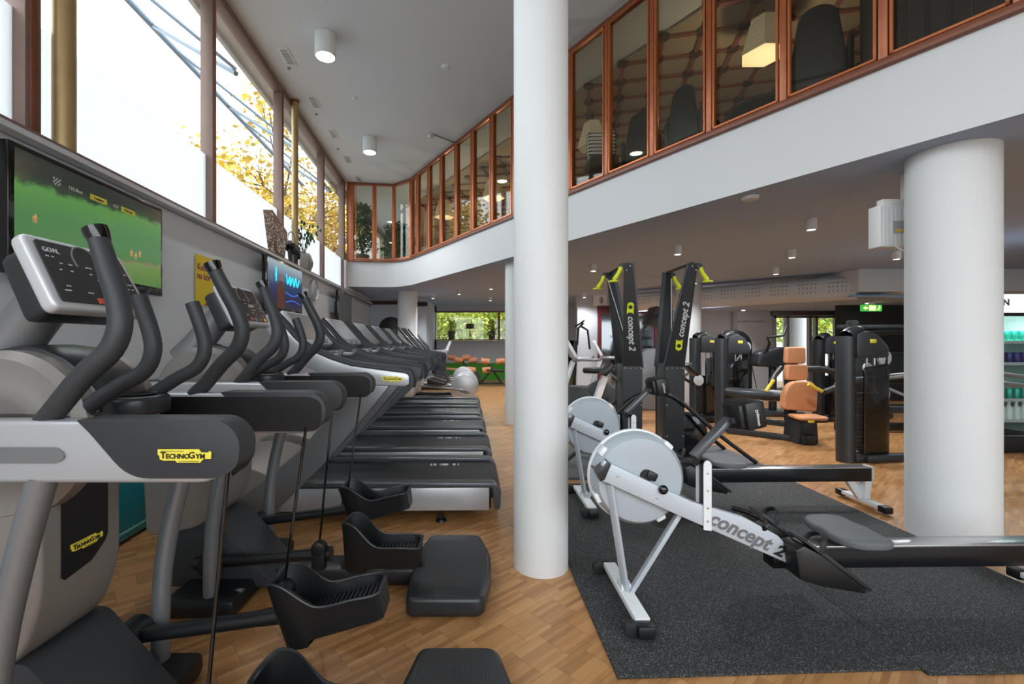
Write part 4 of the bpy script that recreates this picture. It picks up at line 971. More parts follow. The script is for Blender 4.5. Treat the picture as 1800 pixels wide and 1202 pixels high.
cl = bpy.data.lights.new('cooler_light', 'AREA'); cl.shape = 'RECTANGLE'; cl.size = .7; cl.size_y = .1; cl.energy = 6; clo = bpy.data.objects.new('cooler_light', cl); COL.objects.link(clo); clo.parent = o; clo.location = (.45, .10, 1.56)
zs = [1.28, 1.03, .61, .37, .18]
for z in zs: 
    s_ = B().box((.45, .32, z - .01), (.84, .5, .015)).build('shelf', 'white', o); B().box((.45, .07, z - .012), (.84, .006, .035)).build('price_strip', 'print_white', s_)
cans = [('can_teal', zs[0], 'teal drink can on the top cooler shelf', .0), ('can_purple', zs[1], 'purple drink can on the second cooler shelf', .0), ('can_teal', zs[2], 'teal and yellow drink can on the middle cooler shelf', .0)]
for m_, z, lab, dx in cans:
    for k in range(8):
        c = B().lathe([(.001, 0), (.028, 0), (.033, .012), (.033, .105), (.027, .12), (.001, .12)], (0, 0, 0), 'z', 20).build('drink_can', m_, None)
        c.location = (5.75 + .08 + k * .088, 5.2 + .13, z); tag(c, lab, 'drink can', lab.replace('drink can', 'drink cans'))
for m_, z, lab, n0 in (('bottle_white', zs[3], 'clear-white water bottle on the lower cooler shelf', 2), ('bottle_blue', zs[3], 'dark blue bottle at the left of the lower cooler shelf', 0)):
    for k in range(8 if n0 else 1):
        c = B().lathe([(.001, 0), (.036, 0), (.038, .02), (.038, .13), (.014, .165), (.014, .185), (.001, .186)], (0, 0, 0), 'z', 20).build('drink_bottle', m_, None)
        c.location = (5.75 + .08 + (k + (1 if n0 else 0)) * .088, 5.2 + .13, z); tag(c, lab, 'bottle', lab.replace('bottle', 'bottles'))
        B().lathe([(.001, .18), (.017, .18), (.017, .205), (.001, .205)]).build('cap', 'white', c)
# ================================================================ SCREENS, POSTERS, CLOCK ON THE LEFT WALL
def on_wall(o, Y, z, n=0.0):        # local x = along the wall away from us, y = up, z = out of the wall
    p = WP(Y, z, n); o.location = p
    o.rotation_euler = (PI / 2, 0, PI / 2 + WA); return o
def screen_mat(name, kind):
    m = bpy.data.materials.new(name); m.use_nodes = True
    n = m.node_tree.nodes; l = m.node_tree.links; b = n['Principled BSDF']
    tc = n.new('ShaderNodeTexCoord'); sp = n.new('ShaderNodeSeparateXYZ'); l.new(tc.outputs['Object'], sp.inputs[0])
    no = n.new('ShaderNodeTexNoise'); no.inputs['Scale'].default_value = 14; no.inputs['Detail'].default_value = 6; l.new(tc.outputs['Object'], no.inputs['Vector'])
    r = n.new('ShaderNodeValToRGB'); e = r.color_ramp.elements
    m1 = n.new('ShaderNodeMath'); m1.operation = 'MULTIPLY_ADD'; m1.inputs[1].default_value = 1.5; m1.inputs[2].default_value = .5
    l.new(sp.outputs[1], m1.inputs[0])
    if kind == 'race':
        ad = n.new('ShaderNodeMath'); ad.operation = 'MULTIPLY_ADD'; ad.inputs[1].default_value = -.10; l.new(sp.outputs[0], ad.inputs[0]); l.new(m1.outputs[0], ad.inputs[2])
        ad2 = n.new('ShaderNodeMath'); ad2.operation = 'MULTIPLY_ADD'; ad2.inputs[1].default_value = .14; l.new(no.outputs['Fac'], ad2.inputs[0]); l.new(ad.outputs[0], ad2.inputs[2])
        l.new(ad2.outputs[0], r.inputs[0])
        e[0].position = .04; e[0].color = lin('#3A4438'); e[1].position = .98; e[1].color = lin('#23302C')
        for p_, c in ((.14, '#5F8A4A'), (.34, '#7A9A54'), (.36, '#8C8468'), (.38, '#54864A'), (.60, '#4A8546'), (.80, '#5C9A4C'), (.84, '#2A4430'), (.92, '#1A2A24')):
            x = e.new(p_); x.color = lin(c)
    else:
        l.new(m1.outputs[0], r.inputs[0])
        e[0].position = .05; e[0].color = lin('#30303A'); e[1].position = .95; e[1].color = lin('#9FB4BC')
        for p_, c in ((.3, '#2E2850'), (.5, '#203C6A'), (.7, '#2A4C6E')):
            x = e.new(p_); x.color = lin(c)
    b.inputs['Base Color'].default_value = (0.01, 0.01, 0.01, 1); b.inputs['Roughness'].default_value = .15
    l.new(r.outputs[0], b.inputs['Emission Color']); b.inputs['Emission Strength'].default_value = .55
    return m
def tv(label, Y0, Y1, z0_, z1_, n, smat, frame='black_gloss'):
    w, h = (Y1 - Y0) * 1.002, z1_ - z0_
    t = on_wall(empty('wall_television'), (Y0 + Y1) / 2, (z0_ + z1_) / 2, n); tag(t, label, 'television', 'televisions on the left wall')
    B().box((0, 0, 0), (w, h, .06), bev=.012).build('casing', frame, t)
    B().box((0, .015, .031), (w - .06, h - .09, .004)).build('screen', smat, t)
    B().box((0, 0, -n / 2 - .01), (.3, .3, max(.02, n - .05)), bev=.01).build('wall_bracket', 'black', t)
    return t
M['tv_race'] = screen_mat('tv_race', 'race'); M['tv_show'] = screen_mat('tv_show', 'show'); mk('tv_off', '#6E7274', 0.25)
t = tv('nearest television, green race course on its screen', 2.16, 3.33, 1.60, 2.245, .13, 'tv_race')
for s_, x, y, m_ in (('133.8km', -.20, .20, 'print_white'), ('0:27', .11, .20, 'print_white'), ('svt1', .50, .20, 'print_white')): text(s_, .028, (x, y, .0335), (0, 0, 0), m_, t)
for s_, x in (('Leaders', -.03), ('Peloton', .22)):
    B().box((x, .20, .0335), (.13, .032, .001)).build('caption_box', 'logo_yellow', t); text(s_, .024, (x, .20, .0345), (0, 0, 0), 'logo_ink', t)
ck = B()
for i in range(5):
    for j in range(4):
        if (i + j) % 2: ck.box((-.34 + i * .01, .19 + j * .01, .0335), (.009, .009, .001))
ck.build('flag_icon', 'print_white', t)
mk('riders', '#D89A6A', .6, emit=.35)
rb = B(); rr = random.Random(4)
for (x, y) in ((.0, -.02), (.03, -.03), (.25, -.06), (.29, -.07), (.33, -.05), (-.45, -.02)):
    rb.box((x, y, .0335), (.022, .012, .001), bev=0)
    for k in range(4): rb.box((x - .01 + k * .007, y - .016, .0335), (.002, .022, .001))
    rb.box((x + .004, y + .012, .0335), (.006, .014, .001))
rb.build('riders', 'riders', t)
t = tv('second television, person on a stage before blue neon', 5.14, 6.38, 1.62, 2.275, .16, 'tv_show', 'black_gloss')
mk('neon', '#36C8E0', .4, emit=.9); mk('coat', '#6E4632', .7, emit=.12); mk('skin_screen', '#A87A5E', .6, emit=.2)
B().prism(rounded([(-.30, -.27), (-.08, -.27), (-.06, -.05), (-.12, .06), (-.26, .06), (-.32, -.05)], .03), 'z', .033, .035).build('figure_coat', 'coat', t)
B().lathe([(.001, 0), (.045, 0), (.045, .001), (.001, .001)], (-.19, .11, .034), 'z', 16).build('figure_face', 'skin_screen', t)
B().tube([(-.38, .10, .036), (-.36, .22, .036), (-.36, .05, .036)], .008, 6, 3).tube([(-.02, .18, .036), (.02, .06, .036), (.1, .16, .036), (.12, .05, .036), (.2, .16, .036), (.26, .05, .036), (.32, .17, .036), (.38, .06, .036), (.46, .16, .036)], .009, 6, 4).build('neon_script', 'neon', t)
mk('neon_blue', '#3068C8', .4, emit=.6); B().tube([(-.05, -.05, .035), (.2, -.08, .035), (.5, -.03, .035)], .008, 6, 4).tube([(-.05, -.18, .035), (.2, -.14, .035), (.5, -.17, .035)], .006, 6, 4).build('light_streaks', 'neon_blue', t)
tv('third television, switched off, beyond the round clock', 8.45, 9.6, 1.62, 2.25, .16, 'tv_off')
# yellow poster
t = on_wall(empty('wall_poster'), 4.26, 1.83, .012); tag(t, 'yellow paper poster with purple lettering', 'poster')
B().box((0, 0, 0), (.46, .45, .004)).build('sheet', 'poster_yellow', t)
text('Kom in', .085, (-.21, .115, .003), (0, 0, 0), 'poster_purple', t, align='LEFT', off=.001); text('nu k\u00f6r vi', .085, (-.21, .035, .003), (0, 0, 0), 'poster_purple', t, align='LEFT', off=.001)
B().prism(rounded([(-.09, -.22), (.2, -.22), (.2, -.13), (-.02, -.17)], .01), 'z', .002, .004).build('swoosh', 'poster_red', t)
text('sl!', .06, (-.05, -.15, .003), (0, 0, 0), 'poster_red', t)
t = on_wall(empty('small_poster'), 7.45, 1.62, .012); tag(t, 'small aqua notice on the wall below the clock', 'poster')
B().box((0, 0, 0), (.3, .22, .004)).build('sheet', 'aqua', t); B().box((0, .03, .003), (.2, .03, .001)).build('print', 'white', t)
# clock
t = on_wall(empty('wall_clock'), 7.45, 2.12, .02); tag(t, 'round white wall clock with grey rim between two televisions', 'clock')
B().lathe([(.001, -.02), (.165, -.02), (.17, 0), (.17, .03), (.155, .045), (.15, .03)], (0, 0, 0), 'z', 48).build('rim', 'silver', t)
B().lathe([(.001, .02), (.151, .02), (.151, .024), (.001, .026)], (0, 0, 0), 'z', 48).build('dial', 'white', t)
hb = B()
for k in range(12):
    a = k * PI / 6; hb.box((.13 * math.cos(a), .13 * math.sin(a), .027), (.022, .006, .002), Euler((0, 0, a)))
hb.build('hour_marks', 'black', t)
B().bar((0, 0, .03), (.05, .06, .03), .008, .003).bar((0, 0, .031), (-.02, -.11, .031), .006, .003).build('hands', 'black', t)
# teal low cabinet by the wall
t = lw(B().box((.12, 2.3, .22), (.20, 3.2, .40), bev=.012).build('low_bench', 'teal')); tag(t, 'teal low padded bench along the wall behind the elliptical trainers', 'bench')
B().box((.12, 2.3, .43), (.21, 3.22, .03), bev=.01).build('top_pad', 'teal', t); B().box((.225, 2.3, .075), (.004, 3.2, .012)).build('piping', 'aqua', t)

# ================================================================ THINGS ON THE LEDGE
sp = WP(5.92, 2.381, .06); t = empty('ledge_lantern', sp, WA); tag(t, 'tilted brown speckled lantern box on the window ledge', 'lantern')
b = B(); t_ = bmesh.new()
lo = [(-.09, -.17, 0), (.02, -.17, 0), (.02, .10, 0), (-.09, .10, 0)]; hi = [(-.10, -.32, .52), (.02, -.32, .52), (.02, .20, .36), (-.10, .20, .36)]
vl = [t_.verts.new(v) for v in lo]; vh = [t_.verts.new(v) for v in hi]
t_.faces.new(vl); t_.faces.new(vh)
for i in range(4): t_.faces.new((vl[i], vh[i], vh[(i + 1) % 4], vl[(i + 1) % 4]))
bmesh.ops.recalc_face_normals(t_, faces=t_.faces); b._bev(t_, .008); b._merge(t_); b.build('box', 'tile_brown', t)
sk = B(); rr = random.Random(5)
for k in range(150):
    v = rr.random(); u_ = rr.uniform(-.9, .9); z = .03 + v * .36; y = -.035 - .035 * v + u_ * (.125 + .125 * v)
    if z < .50 - (y + .3) * .25: sk.ball((.021, y, z), (.004, rr.uniform(.005, .012), rr.uniform(.004, .01)), 6)
for k in range(90):
    v = rr.uniform(.04, .95); sk.ball((rr.uniform(-.085, .015), -.172 - .15 * v, .52 * v), (rr.uniform(.003, .006), .003, rr.uniform(.004, .01)), 6)
sk.build('specks', 'speck', t)
sp = WP(6.36, 2.381, .055); t = empty('buffalo_figurine', sp, WA); tag(t, 'black four-legged animal figurine with arched handle on the ledge', 'figurine')
B().tube([(0, -.16, .19), (0, -.12, .21), (0, 0, .20), (0, .12, .20), (0, .20, .15), (0, .25, .10)], [.03, .075, .08, .075, .055, .03], 16, 3).build('body', 'black', t)
for y in (-.12, -.06, .10, .15): B().cyl((0, y, .16), (.01, y, 0), .024, .018, 10).build('leg', 'black', t)
B().tube([(.02, .20, .18), (.08, .23, .21), (.07, .22, .26)], .009, 8, 3).tube([(-.02, .20, .18), (-.08, .23, .21), (-.07, .22, .26)], .009, 8, 3).build('horns', 'ceramic', t)
B().tube([(0, .17 * math.cos(a) - .02, .22 + .20 * math.sin(a)) for a in [math.radians(k * 12) for k in range(16)]], .008, 8).build('arched_handle', 'grey_metal', t)
sp = WP(6.86, 2.381, .055); t = empty('leafy_vase', sp); tag(t, 'grey vase of round green leaves in front of the brass pipe', 'vase')
B().lathe([(.001, 0), (.05, 0), (.065, .08), (.06, .18), (.04, .22), (.045, .24)], (0, 0, 0), 'z', 24).build('vase', 'ceramic', t)
rr = random.Random(9); st = B(); lf = B()
for k in range(7):
    a = rr.uniform(0, 2 * PI); R_ = rr.uniform(.08, .26); h = rr.uniform(.45, .72)
    pts = [Vector((0, 0, .2)), Vector((R_ * .4 * math.cos(a), R_ * .4 * math.sin(a), .2 + (h - .2) * .5)), Vector((R_ * math.cos(a), R_ * math.sin(a), h))]
    st.tube(pts, .004, 6, 3)
    for j in range(8):
        q = pts[1].lerp(pts[2], j / 7) + Vector((rr.uniform(-.04, .04), rr.uniform(-.05, .05), rr.uniform(-.02, .02)))
        lf.ball(q, (.008 + rr.random() * .012, .025, .028), 8)
st.build('stems', 'stem', t); lf.build('leaves', 'leaf_dark', t)
sp = WP(7.10, 2.381, .05); t = B().lathe([(.001, 0), (.04, 0), (.07, .07), (.075, .13), (.05, .21), (.03, .26), (.001, .28)], (0, 0, 0), 'z', 24).build('ceramic_urn', 'ceramic'); t.location = sp; tag(t, 'squat grey ceramic urn at the right end of the ledge display', 'urn')

# ================================================================ CEILING LAMPS, VENTS, DETECTORS
def can_lamp(p, r, h, label, group, mg='spot_glow'):
    t = empty('ceiling_lamp', p); tag(t, label, 'ceiling lamp', group)
    B().lathe([(r * .9, 0), (r, -.004), (r, -h + .01), (r - .006, -h), (r - .014, -h), (r - .014, -h + .04)], (0, 0, 0), 'z', 40).build('housing', 'slab_paint', t)
    B().lathe([(r - .014, -h + .02), (r * .6, -h + .06), (.001, -h + .065)], (0, 0, 0), 'z', 40).build('reflector', 'reflector', t)
    B().lathe([(.001, -h + .025), (r * .38, -h + .022), (r * .38, -h + .03), (.001, -h + .032)], (0, 0, 0), 'z', 20).build('bulb', mg, t)
    B().lathe([(.001, -h + .004), (r - .016, -h + .004), (r - .016, -h + .01), (.001, -h + .011)], (0, 0, 0), 'z', 24).build('lens', mg, t)
    return t
def lamp_light(t, e, blend=.6, size=110, dz=-.2):
    ld = bpy.data.lights.new('lamp_light', 'SPOT'); ld.energy = e; ld.spot_size = math.radians(size); ld.spot_blend = blend; ld.shadow_soft_size = .04; ld.color = (.96, .97, 1)
    o = bpy.data.objects.new('lamp_light', ld); COL.objects.link(o); o.parent = t; o.location = (0, 0, dz)
for (x, y, lab) in ((572, 62, 'larger-looking round ceiling lamp, nearest on the tall ceiling'), (650, 243, 'round ceiling lamp farther along the tall ceiling')):
    t = can_lamp(CE(x, y, H_TOP), .118, .25, lab, 'round lamps on the tall ceiling', 'lamp_glow'); lamp_light(t, 70, dz=-.27)
low = [(1426, 384, 'lamp nearest the thick column on the low ceiling'), (1392, 438, 'lamp just beyond the nearest low-ceiling lamp'), (1364, 470, 'lamp right above the middle of the perforated duct'),
       (1191, 432, 'low-ceiling lamp above the right ski machine'), (1043, 464, 'low-ceiling lamp above the left ski machine'), (1027, 515, 'small lamp above the sound sign'), (1132, 515, 'small lamp at the left end of the duct'),
       (1221, 488, 'small lamp before the duct, right of the right ski machine'), (1231, 504, 'small lamp just before the duct near the white column'), (1576, 441, 'lamp half hidden by the thick white column'),
       (807, 509, 'small lamp nearest the far column on the low ceiling'), (863, 499, 'small lamp beside the slim column, nearest of the far group'), (862, 521, 'small lamp beside the slim column before the far window'), (761, 517, 'small lamp above the left end of the far window')]
for x, y, lab in low:
    t = can_lamp(CE(x, y, H_LOW), .05, .115, lab, 'small round lamps on the low ceiling'); lamp_light(t, 85, size=150, dz=-.12)
# small wall washers under the soffit
for p, lab in (((6.55, 11.35, 2.06), 'tiny recessed spot washing the grey wall'), ((7.95, 9.35, 2.06), 'tiny recessed spot over the black wall')):
    t = empty('recessed_spot', p); tag(t, lab, 'spotlight'); B().lathe([(.001, -.004), (.04, -.004), (.045, 0), (.001, .001)]).build('lens', 'spot_glow', t); lamp_light(t, 30, size=80, dz=-.02)
for i, (x, y) in enumerate([(505, 99), (552, 179), (585, 235), (610, 280), (630, 314)]):
    p = CE(x, y, H_TOP); t = empty('ceiling_vent', p, WA)
    tag(t, ['nearest slotted ceiling vent by the windows', 'second ceiling vent from the camera by the windows', 'third ceiling vent from the camera by the windows', 'fourth ceiling vent from the camera by the windows', 'farthest ceiling vent, over the gallery corner'][i], 'vent', 'slotted vents along the window side')
    B().box((0, 0, -.004), (.13, .34, .008), bev=.002).build('frame', 'slab_paint', t)
    s = B()
    for k in range(10): s.box((0, -.135 + k * .03, -.009), (.085, .012, .003))
    s.build('slots', 'grey_metal', t)
for (x, y, r, lab) in ((783, 117, .055, 'flat round detector in mid ceiling'), (622, 172, .03, 'tiny ceiling fitting near the lamps'), (1318, 346, .07, 'flat round detector on the low ceiling')):
    H = H_TOP if y < 300 else H_LOW
    t = B().lathe([(r, 0), (r, -.012), (r * .8, -.025), (.001, -.028)], (0, 0, 0), 'z', 28).build('smoke_detector', 'slab_paint'); t.location = CE(x, y, H); tag(t, lab, 'detector')
for i, (x, y) in enumerate([(508, 119), (556, 200), (594, 261)]):
    t = B().lathe([(.02, 0), (.016, -.02), (.001, -.022)], (0, 0, 0), 'z', 14).build('sprinkler_head', 'grey_metal'); t.location = CE(x, y, H_TOP); tag(t, ['nearest tiny sprinkler head by the vents', 'middle tiny sprinkler head by the vents', 'farthest tiny sprinkler head by the vents'][i], 'sprinkler', 'sprinkler heads by the windows')
p = CE(758, 236, H_TOP); t = empty('alarm_head', p); tag(t, 'grey alarm head with conduit running to the gallery windows', 'detector')
B().lathe([(.06, 0), (.06, -.03), (.03, -.06), (.001, -.062)], (0, 0, 0), 'z', 24).build('head', 'silver', t)
q = CE(802, 251, H_TOP) - p; B().cyl((.05, 0, -.012), (q.x, q.y, -.012), .009, n=8).build('conduit', 'grey_metal', t)

# ================================================================ DUCT, HEATER BOX, SIGNS
t = empty('ventilation_duct'); tag(t, 'round perforated ventilation duct below the low ceiling', 'duct')
a, b_ = Vector((3.72, 10.75, 2.22)), Vector((6.55, 7.92, 2.22)); r = .215
B().cyl(a, b_, r, n=48).build('pipe', 'slab_paint', t)
d = (b_ - a).normalized(); sd = d.cross(Vector((0, 0, 1))); 
if sd.y > 0: sd = -sd
pf = B(); L = (b_ - a).length; q = .12
while q < L - .1:
    for k in range(5):
        for ang in (50, 25, 5, -15):
            c = a + d * (q + k * .06) + (sd * math.cos(math.radians(ang)) + Vector((0, 0, 1)) * math.sin(math.radians(ang))) * (r + .0005)
            m4 = Matrix((d, (Vector((0, 0, 1)) * math.cos(math.radians(ang)) - sd * math.sin(math.radians(ang))), (sd * math.cos(math.radians(ang)) + Vector((0, 0, 1)) * math.sin(math.radians(ang))))).transposed().to_4x4()
            pf.box(c, (.032 if ang > 20 else .008, .010 if ang > 20 else .035, .003), m4)
    q += .44
pf.build('perforations', 'black', t)
t = empty('ceiling_heater', (2.90, 3.30, 2.10)); tag(t, 'white ribbed wall unit with label behind the thick column', 'heater')
B().box((.07, 0, 0), (.24, .10, .30), bev=.008).build('casing', 'white', t)
rb = B()
for k in range(9): rb.box((-.04 + k * .027, -.052, 0), (.008, .006, .28))
rb.build('ribs', 'slab_paint', t)
B().box((.075, -.058, -.01), (.075, .004, .085)).build('label', 'silver', t); B().box((.08, -.061, -.035), (.045, .002, .02)).build('label_print', 'yellow', t)
B().tube([(.06, -.04, -.14), (.10, -.07, -.18), (.16, -.06, -.16), (.2, 0, -.10)], .005, 8, 3).build('cord', 'white', t); B().box((.09, 0, .175), (.2, .06, .05), bev=.01).box((.19, .02, .27), (.03, .03, .26)).build('mount', 'white', t)
# exit sign
t = empty('exit_sign', (7.68, 9.2, 1.955)); tag(t, 'lit green and yellow exit sign under the soffit', 'sign')
B().box((.21, 0, 0), (.42, .04, .13), bev=.01).build('panel', 'exit_green', t)
B().box((.22, -.022, 0), (.13, .004, .10)).build('centre', 'exit_lit', t)
B().prism([(.03, 0), (.09, .035), (.09, .012), (.13, .012), (.13, -.012), (.09, -.012), (.09, -.035)], 'y', -.024, -.021).ball((.36, -.022, .035), (.014, .003, .014), 10).bar((.36, -.022, .03), (.34, -.022, -.01), .012, .006).bar((.34, -.022, -.01), (.37, -.022, -.045), .01, .006).bar((.34, -.022, -.01), (.31, -.022, -.045), .01, .006).bar((.36, -.022, .02), (.39, -.022, .0), .008, .006).build('arrow_and_figure', 'exit_lit', t)
B().box((.22, 0, .10), (.1, .03, .06)).build('bracket', 'white', t)
t = empty('sound_sign', (2.96, 11.94, 2.36)); tag(t, 'white square sign with sound wave symbol above the red door frame', 'sign')
B().box((.17, 0, 0), (.36, .02, .30)).build('panel', 'white', t)
sw = B()
for r in (.04, .075, .11): sw.tube([(.13 + r * math.cos(a_), -.014, r * math.sin(a_)) for a_ in [math.radians(-55 + k * 11) for k in range(11)]], .008, 6)
sw.build('waves', 'black', t)
t = text('in med liv i rummet!', .085, (7.35, 11.69, 1.83), RY, 'logo_grey', None, name='wall_lettering'); tag(t, 'small grey line of writing on the wall by the doors', 'lettering')
t.location = (6.95, 11.685, 1.80)

# ================================================================ GALLERY FURNITURE AND LAMPS
def pendant(loc, label, e=6):
    t = empty('pendant_lamp', loc); tag(t, label, 'pendant lamp', 'pleated hexagonal shades in the gallery')
    H_ = .38
    out = B(); n = 14
    prof = []
    for k in range(n + 1):
        f = k / n; rr_ = .13 + .105 * (1 - f); prof.append((rr_ + (.004 if k % 2 else -.004), f * H_))
    sh = B().lathe(prof, (0, 0, 0), 'z', 6).build('shade', 'shade_paper', t, smooth=False)
    B().lathe([(.225, .004), (.122, H_ - .004), (.001, H_)], (0, 0, 0), 'z', 6).build('inner_lining', 'shade_inner', t, smooth=False)
    ch = H_TOP - .035 - loc[2] - H_
    if ch > 0: B().cyl((0, 0, H_), (0, 0, H_ + ch), .006, n=6).build('cord', 'black', t)
    ld = bpy.data.lights.new('bulb_light', 'POINT'); ld.energy = e; ld.color = (1, .78, .48); ld.shadow_soft_size = .06
    o = bpy.data.objects.new('bulb_light', ld); COL.objects.link(o); o.parent = t; o.location = (0, 0, -.45)
    return t
pendant((1.70, 6.9, 4.21), 'lit pleated lampshade low in the third pane right of the slim column', 16)
pendant((2.97, 4.77, 4.27), 'largest lit pleated lampshade, nearest in the gallery', 16)
pendant((.26, 9.2, 4.17), 'pleated lampshade seen just left of the slim column', 12)
pendant((-.85, 10.6, 4.17), 'faint pleated lampshade deep behind the left gallery panes', 12)
def tub_chair(label, X, Y, rz):
    t = empty('lounge_chair', (X, Y, H_FL + .004), rz); t.scale = (.8, .8, 1); tag(t, label, 'chair', 'dark leather chairs in the gallery')
    B().prism(rounded([(-.27, .45), (.27, .45), (.17, 1.0), (.06, 1.06), (-.06, 1.06), (-.17, 1.0)], .06), 'y', .20, .28, .03, 3).build('backrest', 'leather_black', t)
    B().box((0, 0, .44), (.52, .5, .12), bev=.04, seg=3).build('seat', 'leather_black', t)
    for s in (-1, 1):
        B().prism(rounded([(-.24, .45), (.26, .45), (.28, .75), (-.2, .62)], .06), 'x', s * .27 - .03, s * .27 + .03, .02).build('armrest', 'leather_black', t)
        for y in (-.2, .22): B().cyl((s * .22, y, .4), (s * .24, y, 0), .018, .012, 10).build('leg', 'dark_wood', t)
    return t
tub_chair('dark leather lounge chair back, right of the largest lampshade', 2.95, 4.02, math.radians(150))
tub_chair('second dark leather chair back beside the largest chair', 3.50, 4.2, math.radians(215))
tub_chair('dark lounge chair behind the striped cushion', 2.08, 5.80, math.radians(150))
tub_chair('dark lounge chair with lit edge in the middle gallery pane', 2.42, 5.15, math.radians(120))
for X, Y, lab in ((1.95, 6.75, 'small dark table under the lit lampshade'), (3.1, 4.9, 'small dark table under the largest lampshade')):
    t = empty('lounge_table', (X, Y, H_FL)); tag(t, lab, 'table'); B().lathe([(.001, .70), (.38, .70), (.38, .735), (.001, .735)], (0, 0, 0), 'z', 32).build('tabletop', 'leather_black', t); B().cyl((0, 0, .02), (0, 0, .7), .03).lathe([(.001, 0), (.2, 0), (.2, .02), (.001, .03)]).build('leg', 'black', t)
t = empty('striped_cushion', (1.52, 5.75, H_FL + .077)); tag(t, 'black and white striped cushion on a chair near the lampshade', 'cushion')
cb = B().box((0, 0, .62), (.34, .14, .36), bev=.05, seg=3).build('cover', 'white', t); sb_ = B()
for k in range(7): sb_.box((0, 0, .48 + k * .045), (.344, .144, .014), bev=.004)
sb_.build('stripes', 'black', t)
t = B().box((0, 0, .26), (.36, .36, .50), bev=.03).build('lounge_stool', 'leather_black'); t.location = (1.52, 5.75, H_FL + .004); tag(t, 'dark square stool under the striped cushion', 'stool')
def bushy(label, loc, h, R_, n, seed, lm='leaf_dark', name='potted_plant', ls=.06):
    t = empty(name, loc); tag(t, label, 'plant'); rr = random.Random(seed)
    B().lathe([(.001, 0), (.13, 0), (.17, .26), (.15, .28), (.001, .26)], (0, 0, 0), 'z', 24).build('pot', 'pot', t)
    st = B(); lf = B()
    for k in range(max(5, n // 60)):
        a = rr.uniform(0, 2 * PI); st.tube([(0, 0, .2), (R_ * .3 * math.cos(a), R_ * .3 * math.sin(a), h * .6), (R_ * .6 * math.cos(a), R_ * .6 * math.sin(a), h * .95)], .008, 5, 2)
    for k in range(n):
        a = rr.uniform(0, 2 * PI); z = rr.uniform(.25, 1) * h; q = R_ * math.sqrt(rr.random()) * (1.1 - .5 * z / h)
        c = Vector((q * math.cos(a), q * math.sin(a), z)); u_ = Vector((rr.gauss(0, 1), rr.gauss(0, 1), rr.gauss(0, .6))).normalized(); v_ = u_.cross(Vector((rr.gauss(0, 1), rr.gauss(0, 1), rr.gauss(0, 1)))).normalized()
        l_ = ls * rr.uniform(.7, 1.4); lf.face([c, c + u_ * l_ * .5 + v_ * l_ * .25, c + u_ * l_, c + u_ * l_ * .5 - v_ * l_ * .25])
    st.build('stems', 'stem', t); lf.build('leaves', lm, t, smooth=False); return t
bushy('tall leafy plant behind the first gallery pane', (-2.8, 10.75, H_FL), 1.45, .36, 900, 11, ls=.1)
bushy('bushy plant behind the second gallery pane', (-2.0, 10.95, H_FL), 1.05, .40, 800, 12, ls=.1)
bushy('small plant in the gallery left of the slim column', (.9, 8.2, H_FL + .0), .6, .2, 200, 13)
# far window sill things
for X, lab, sd_ in ((-.98, 'small potted plant on the left of the far window sill', 21), (.37, 'small potted plant on the right of the far window sill', 22)):
    t = bushy(lab, (X, 15.25, 1.36), .62, .20, 160, sd_, 'leaf_green', 'window_plant', .10); t.scale = (.75, .75, 1)
struct(B().box((0.02, 15.28, 1.345), (3.25, .26, .03)).build('trim_11', 'dark_wood'))
t = empty('table_lamp', (-.36, 15.25, 1.36)); tag(t, 'table lamp with brown drum shade on the far window sill', 'lamp')
B().lathe([(.14, .36), (.14, .52), (.136, .52), (.136, .36)], (0, 0, 0), 'z', 32).build('lamp_shade', 'pot', t); B().cyl((0, 0, .02), (0, 0, .40), .01).cyl((-.05, 0, 0), (0, 0, .3), .006).cyl((.05, 0, 0), (0, 0, .3), .006).lathe([(.001, 0), (.07, 0), (.07, .015), (.001, .02)]).build('stand', 'black', t)
t = empty('side_shelf', (1.25, 14.6, 0)); tag(t, 'small white shelf with dark gear beside the slim column', 'shelf')
B().box((.3, 0, .92), (.9, .35, .03)).box((-.13, 0, .46), (.03, .35, .9)).box((.72, 0, .46), (.03, .35, .9)).build('frame', 'white', t)

# ================================================================ OUTSIDE
def tree(label, loc, h, R_, n, seed, lm, trunk=True, ls=.16, squash=1.0):
    t = empty('tree', loc); tag(t, label, 'tree', 'trees outside'); rr = random.Random(seed); st = B(); tips = []
    def grow(p, d, L, r_, lvl):
        q = p + d * L; st.tube([p, (p + q) / 2 + Vector((rr.uniform(-.05, .05), rr.uniform(-.05, .05), 0)) * L, q], [r_, r_ * .85, r_ * .7], 6)
        if lvl == 0: tips.append(q); return
        tips.append(q)
        for k in range(3 if lvl > 1 else 4):
            nd = (d + Vector((rr.gauss(0, .55), rr.gauss(0, .55), rr.gauss(.1, .3)))).normalized(); grow(q, nd, L * rr.uniform(.6, .85), r_ * .6, lvl - 1)
    grow(Vector((0, 0, 0)), Vector((0, 0, 1)), h * .32, h * .018, 4)
    lf = B()
    for k in range(n):
        c = rr.choice(tips) + Vector((rr.gauss(0, 1), rr.gauss(0, 1), rr.gauss(0, 1) * squash)) * R_ * .16
        u_ = Vector((rr.gauss(0, 1), rr.gauss(0, 1), rr.gauss(0, .6))).normalized(); v_ = u_.cross(Vector((rr.gauss(0, 1), rr.gauss(0, 1), rr.gauss(0, 1)))).normalized(); l_ = ls * rr.uniform(.6, 1.3)
        lf.face([c, c + u_ * l_ * .5 + v_ * l_ * .35, c + u_ * l_, c + u_ * l_ * .5 - v_ * l_ * .35])
    st.build('branches', 'trunk', t); lf.build('crown', lm, t, smooth=False); return t
tree('yellow autumn tree outside the middle tall window', (-6.7, 16.5, 0), 9.0, 2.6, 7000, 31, 'leaf_autumn')
